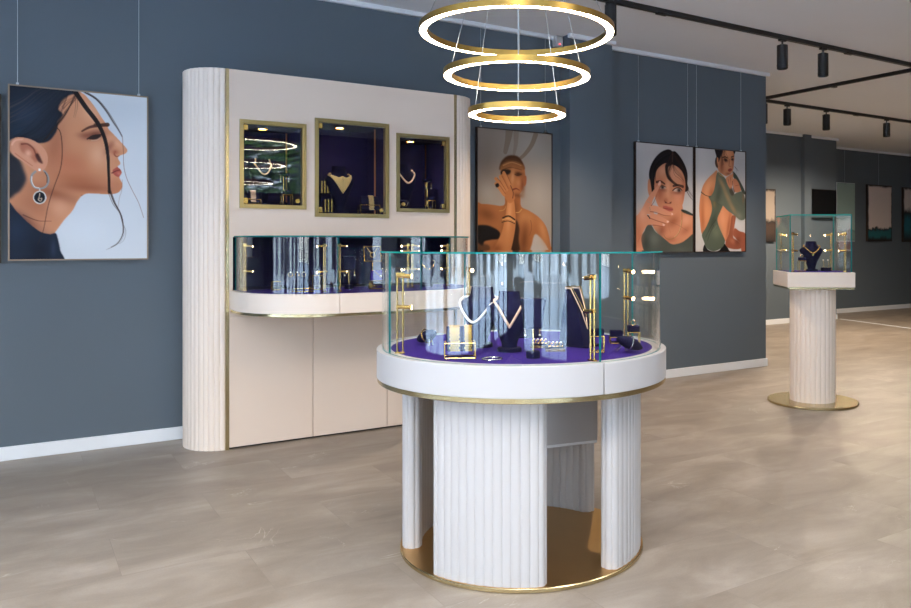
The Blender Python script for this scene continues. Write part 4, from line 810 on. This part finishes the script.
# round case
leaf_cushion('leaf shaped navy cushion on pin legs at the left of the round case',tl(-.40,.0),TR-.5)
hoop('gold bracelet around the leaf shaped cushion at the left of the round case',tl(-.40,.0,.870),TR-.5,.033,.0028,'gold',tilt=rad(-112),sq=.9)
lo=tl(-.222,.385); rz=TR+.12
wire_stand('gold wire stand with a rolled navy cushion in the round case, front left',lo,rz,.112,.07,.060,top=.118)
for k,lb in ((-.020,'wide woven gold cuff, left of the two on the rolled cushion'),(.030,'woven gold cuff, right of the two on the rolled cushion')):
    c,s=math.cos(rz),math.sin(rz); wide_bracelet(lb,(lo[0]+c*k,lo[1]+s*k,lo[2]+.027),rz,.0295,.0935,.036 if k<0 else .026,'cuffgold',group='woven gold cuffs')
B1=Bust(.245,.215,.10); B1.make('largest navy neck bust at the left of the round case',tl(-.175,.06),TR-.55)
B1.necklace('white bead necklace on the largest navy bust',tl(-.175,.06),TR-.55,.42,.40,.80,1.6,.0035,'pearl',bead=1)
B2=Bust(.235,.185,.12); B2.make('navy bust behind the front glass joint of the round case',tl(-.045,.20),TR+.05)
B2.necklace('rose gold V necklace on the bust behind the front glass joint',tl(-.045,.20),TR+.05,.42,.30,.84,1.0,.0034,'rose',bead=1)
hoop('silver hoop standing in for a pale reflection near the front glass',tl(-.10,.43,.8372),TR,.036,.0030,'silver',tilt=0)  # hoop shape stands in for a street reflection in the glass
st=tl(.050,.385); tee_stand('navy block on a gold stem with round foot, behind the front glass',st,TR+.25,.220,.088,.110)
for k in (-.030,.026): earring(('left' if k<0 else 'right')+' gold drop earring hanging under the navy block',(st[0]+math.cos(TR+.25)*k,st[1]+math.sin(TR+.25)*k,.8272+.110),TR,.026)
rw=(.10,.125,.235)
ramp('tall navy necklace ramp in the middle of the round case',tl(.232,.03),TR+.95,*rw)
for k,(zl,lb) in enumerate(((.30,'long gold chain on the tall navy ramp'),(.48,'short gold chain on the tall navy ramp'))): ramp_necklace(lb,tl(.232,.03),TR+.95,*rw,zlow=zl,o=k*.006,r=.0017 if k else .0022,mat='rose' if not k else 'gold',group='chains on the ramp')
for x,y,lb in ((.075,.10,'ring tray with a gold edge left of the navy ramp'),(.135,.20,'ring tray with a gold edge in front of the navy ramp')):
    ring_tray(lb,tl(x,y),TR+.05)
    for k in range(4): finger_ring('gold ring on the '+lb[:9]+lb[26:],tl(x-.024+.016*k,y-.002,.8522),TR+PI/2*0.2,.0075,group='rings on the trays, '+('left tray' if x<.1 else 'front tray'))
ramp('small navy ramp at the back of the round case',tl(.02,-.30),TR+.2,.10,.10,.13)
ramp_necklace('thin gold chain on the small navy ramp at the back',tl(.02,-.30),TR+.2,.10,.10,.13,r=.0018)
wire_stand('gold wire stand with a navy pad beside the right light post',tl(.300,.225),TR,.050,.05,.066,'box')
leaf_cushion('leaf shaped navy cushion on pin legs at the right of the round case',tl(.425,.235),TR+PI+.25,.12)
hoop('silver bracelet around the leaf shaped cushion at the right',tl(.425,.235,.868),TR+PI+.25,.0335,.0028,'silver',tilt=rad(-112),sq=.9)
wire_stand('gold wire stool with a navy pad at the right of the round case',tl(.462,.055),TR,.046,.046,.062,'box')
finger_ring('gold ring on the wire stool at the right of the round case',tl(.462,.055,.8342+.0872),TR,.010)
wire_stand('low gold wire stool with a navy pad behind the right leaf cushion',tl(.40,-.05),TR,.052,.05,.030,'box')

# pedestal case
B3=Bust(.235,.185,.10); B3.make('navy neck bust in the pedestal glass case',pl(-.002,.02),PRz)
B3.necklace('gold necklace with a green pendant in the pedestal glass case',pl(-.002,.02),PRz,.60,.33,.84,1.5,.0038,'gold',bead=2,pendant='emerald')
wire_stand('gold wire stool with a navy pad in the pedestal glass case',pl(-.115,-.13),PRz,.05,.045,.085,'box')
finger_ring('gold ring on the wire stool in the pedestal glass case',pl(-.115,-.13,1.0365+.1102),PRz,.010)
eb=tag(MB().box((0,0,.014),(.07,.05,.028)).build('earring_block','navy',bevel=.003),'small navy block carrying two upright earrings in the pedestal glass case','jewelry stand'); eb.location=pl(.105,.0); eb.rotation_euler=(0,0,PRz)
for k in (-.018,.018):
    t=thing('earring',('left' if k<0 else 'right')+' upright gold earring on the navy block in the pedestal case','earring',pl(.105+k,.0,1.0645),PRz,'upright earrings'); MB().tube([(0,0,0),(.002,0,.03),(-.004,0,.055)],.0032,8).build('bar','gold',t); MB().ball((-.004,0,.058),.006,10,8).build('stone','pearl',t)

# wall cabinet shelf case
z=.9685
wire_stand('tall open gold wire frame at the left end of the shelf case',(1.345,4.93,z),0,.045,.04,.055,None,name='wire_frame_stand')
rb=tag(MB().ball((0,0,.0),(.085,.04,.045),24,12).bx(-.06,.06,-.03,.03,-.028,-.02).build('ring_cushion','navy'),'rounded navy cushion holding three gold rings in the shelf case','jewelry stand'); rb.location=(1.435,4.80,z+.046)
for k in (-.04,0,.04): finger_ring('gold ring on the rounded navy cushion, '+('left' if k<0 else 'middle' if k==0 else 'right')+' of three',(1.435+k,4.80,z+.086),0,.012,group='rings on the rounded cushion')
wire_stand('low gold wire tray frame in front of the rounded ring cushion',(1.435,4.68,z),0,.11,.05,.022,None,name='wire_frame_stand')
wire_stand('gold wire stand with a navy wedge in the shelf case, left of the glass joint',(1.57,4.86,z),0,.06,.05,.09,'wedge')
hoop('gold bangle leaning on the wedge left of the glass joint',(1.57,4.832,z+.107),0,.015,.003,'gold',tilt=rad(-60))
tee_stand('navy block on a gold stem in the shelf case, right of the glass joint',(1.775,4.85,z),-.2,.205,.085,.085)
for k in (-.03,.03): earring(('left' if k<0 else 'right')+' gold drop earring on the shelf case stem stand',(1.775+k,4.838-.2*k,z+.120),0,.035)
wire_stand('low gold wire stand with a purple wedge in the shelf case',(1.93,4.72,z),-.25,.125,.07,.055,'wedge',cmat='purple')
pn=thing('pendant_necklace','gold pendant necklace on the purple wedge in the shelf case','necklace',(1.93,4.72,z+.055),-.25)
MB().tube([(-.035,.024,.059),(-.018,.000,.039),(0,-.018,.023),(.018,.000,.039),(.035,.024,.059)],.0018,8).build('chain','gold',pn); MB().ball((0,-.025,.026),(.007,.004,.007),10,8).build('pendant','pearl',pn)
t=thing('necklace_easel','gold framed navy easel at the back of the shelf case','jewelry stand',(1.965,4.93,z),-.2)
X=Matrix.Translation((0,0,.165))@Matrix.Rotation(rad(-18),4,'X')
MB().box((0,0,.05),(.10,.010,.10),0,0,X).build('pad','navy',t,bevel=.002)
m=MB(); wire_box(m,0,0,0,.108,.014,.106); m.v=[tuple(X@Vector(p)) for p in m.v]; m.build('wire_frame','gold',t)
MB().cyl((0,.02,0),(0,.01,.17),.003,8).lathe([(0,0),(.03,0),(.03,.006),(0,.006)],20,(0,.02,0)).build('stem','gold',t)
en=thing('necklace','coiled gold chain on the framed easel','necklace',(1.965,4.93,z),-.2); m=MB()
m.tube([(.016*math.cos(a),-.008,.045+.016*math.sin(a)) for a in [2*PI*i/20 for i in range(20)]],.002,6,0,True,X=X); m.tube([(-.034,-.008,.094),(-.02,-.008,.07),(-.008,-.008,.06)],.0018,6,X=X); m.tube([(.034,-.008,.094),(.02,-.008,.07),(.01,-.008,.058)],.0018,6,X=X); m.build('chain','gold',en)
BW=Bust(.20,.15,.1); BW.make('navy bust in the shelf case seen through the round glass case',(2.31,4.84,z),-.2); BW.necklace('gold necklace on the shelf case bust',(2.31,4.84,z),-.2,.55,.34,.84,1.4,.003)

# niches
def floor_z(k): return NI[k][2]+.025+.0005
# left niche
NB=Bust(.318,.165,.12)
z0=floor_z(0); NB.make('navy bust in the left wall niche',(1.347,5.235,z0),0); NB.necklace('rose gold collar on the bust in the left wall niche',(1.347,5.235,z0),0,.62,.36,.93,2.0,.0040,'rose')
wire_stand('small gold wire stand with a navy roll in the left wall niche',(1.262,5.150,z0),0,.085,.05,.035,top=.085); wide_bracelet('rose gold bracelet on the roll in the left wall niche',(1.262,5.150,z0+.0158),0,.0212,.0722,.03,'rose')
wire_stand('gold wire frame with a navy pad at the right of the left niche',(1.480,5.175,z0),0,.06,.045,.072,'box')
tee=tee_stand('thin stem stand with two drop earrings in the left wall niche',(1.483,5.255,z0),0,.215,.075,.02,head='niche')
for k in (-.026,.026): earring(('left' if k<0 else 'right')+' drop earring in the left wall niche',(1.483+k,5.232,z0+.195),0,.035,'rose')
# middle niche
z0=floor_z(1); NM=Bust(.322,.21,.12); NM.make('navy bust in the middle wall niche',(1.852,5.225,z0),.1)
rows=[(.44,.40,.84,.0030)]+[(.44+.047*k,.38-.036*k,.82-.012*k,.0036) for k in range(1,8)]
NM.necklace('gold bib necklace on the bust in the middle wall niche',(1.852,5.225,z0),.1,.44,pw=1.05,rows=rows,mat='palegold',bead=2)
def bar_stand(label,loc,n,h,w):
    t=thing('bar_earring_stand',label,'jewelry stand',loc,0); MB().box((0,0,.004),(w,.03,.008)).build('foot','navy',t)
    for k in range(n): MB().box((-w*.36+w*.72*k/(n-1),0,.008+h/2),(.008,.006,h)).build('bar','gold',t)
    return t
bar_stand('three upright gold bars, lower front set in the middle niche',(1.745,5.150,z0),3,.085,.06)
t=thing('shelf_block','navy block lifting the back set of gold bars in the middle niche','jewelry stand',(1.745,5.225,z0)); MB().box((0,0,.065),(.075,.05,.130)).build('block','navy',t,bevel=.002)
bar_stand('three upright gold bars, upper back set in the middle niche',(1.745,5.225,z0+.1305),3,.08,.055)
wire_stand('gold wire stand with a navy roll in the middle wall niche',(2.030,5.160,z0),-.05,.135,.06,.065,'half',top=.125); wide_bracelet('gold bracelet on the roll in the middle wall niche',(2.040,5.160,z0+.0293),-.05,.0255,.0985,.034,'palegold')
# right niche
z0=floor_z(2); NR=Bust(.318,.165,.12); NR.make('navy bust in the right wall niche',(2.335,5.235,z0),0); NR.necklace('rose gold necklace on the bust in the right wall niche',(2.335,5.235,z0),0,.58,.40,.86,1.8,.0042,'rose',bead=2)
leaf_cushion('leaf shaped navy cushion in the right wall niche',(2.285,5.145,z0),PI+.2,.09)
hoop('silver bracelet on the leaf cushion in the right wall niche',(2.285,5.145,z0+.033),PI+.2,.033,.0022,'silver',tilt=rad(-112),sq=.9)
wire_stand('gold wire frame with a navy pad in the right wall niche',(2.490,5.165,z0),0,.055,.045,.065,'box')
tee_stand('thin stem stand with two gold drop earrings in the right niche',(2.505,5.25,z0),0,.22,.06,.02,head='niche')
for k in (-.02,.02): earring(('left' if k<0 else 'right')+' gold drop earring in the right wall niche',(2.505+k,5.227,z0+.20),0,.045)

# ------------------------------------------------------------------ light, camera
def spot(loc,aim,watt,ang,col=(1,.82,.62),blend=.6,size=.03):
    l=bpy.data.lights.new('spot','SPOT'); l.energy=watt; l.color=col; l.spot_size=rad(ang); l.spot_blend=blend; l.shadow_soft_size=size
    o=bpy.data.objects.new('spot_light',l); COL.objects.link(o); o.location=loc; o.rotation_euler=(Vector(aim)-Vector(loc)).to_track_quat('-Z','Y').to_euler(); return o
for (x,y,r,L,dp,lb),w,a in zip(SP,SPOTW,SPOTA):
    spot((x,y,CH-.035-dp-L-.02),(x+.05,y+.1,0),w,a)
for x,kw in zip((-1.2,.6,2.4,4.2,6.0,8.5,11),ROOMK): spot((x,.9,CH-.25),(x,1.3,0),ROOMW*kw,150,(1,.96,.91),1,.30)  # wide fill from the added spotlights behind the camera
for k,(a,c,z,w) in enumerate(NI): spot((a+.025+(c-a-.05)*.42,YC+.15,w-.045),(a+.025+(c-a-.05)*.45,YC+.16,z),NICHEW,110,(1,.86,.72),.8,.02)
def portal(loc,rot,sx,sy):
    l=bpy.data.lights.new('window_daylight','AREA'); l.shape='RECTANGLE'; l.size=sx; l.size_y=sy; l.cycles.is_portal=True
    o=bpy.data.objects.new('window_portal',l); COL.objects.link(o); o.location=loc; o.rotation_euler=rot
for lo,hi,z0,z1 in WEST: portal((XW-.02,(lo+hi)/2,(z0+z1)/2),(0,-PI/2,0),z1-z0,hi-lo)
for lo,hi,z0,z1 in SOUTH[:2]: portal(((lo+hi)/2,YS-.02,(z0+z1)/2),(PI/2,0,0),hi-lo,z1-z0)
sl=bpy.data.lights.new('sun','SUN'); sl.energy=SUN; sl.color=(1,.97,.92); sl.angle=rad(1); so=bpy.data.objects.new('sun_light',sl); COL.objects.link(so); so.rotation_euler=Vector((-.55,-.60,-.75)).to_track_quat('-Z','Y').to_euler()
w=bpy.data.worlds.new('World'); SC.world=w; w.use_nodes=True; nt=w.node_tree; bg=nt.nodes['Background']
tc=nt.nodes.new('ShaderNodeTexCoord'); sp=nt.nodes.new('ShaderNodeSeparateXYZ'); cr=nt.nodes.new('ShaderNodeValToRGB')
nt.links.new(tc.outputs['Generated'],sp.inputs[0]); nt.links.new(sp.outputs['Z'],cr.inputs[0]); e=cr.color_ramp.elements
e[0].position=0; e[0].color=(.93,.965,1,1); e[1].position=.6; e[1].color=(.78,.89,1,1); nt.links.new(cr.outputs[0],bg.inputs['Color']); bg.inputs['Strength'].default_value=WORLD
cam=bpy.data.cameras.new('camera'); co=bpy.data.objects.new('camera',cam); COL.objects.link(co); SC.camera=co
cam.sensor_width=36; cam.lens=799/911*36; cam.shift_x=(455.5-540)/911; cam.shift_y=(244-304)/911; cam.clip_start=.02; cam.clip_end=200
co.location=(0,0,1.25); co.rotation_euler=(PI/2,0,-rad(90-56.4528))
vs=SC.view_settings; vs.view_transform='Standard'; vs.look='None'; vs.gamma=1; vs.exposure=EXPO; vs.use_curve_mapping=False
cy=SC.cycles; cy.use_denoising=True; cy.max_bounces=10; cy.diffuse_bounces=5; cy.glossy_bounces=5; cy.transparent_max_bounces=48; cy.transmission_bounces=8; cy.caustics_reflective=True; cy.caustics_refractive=False; cy.sample_clamp_indirect=3; cy.blur_glossy=1.0
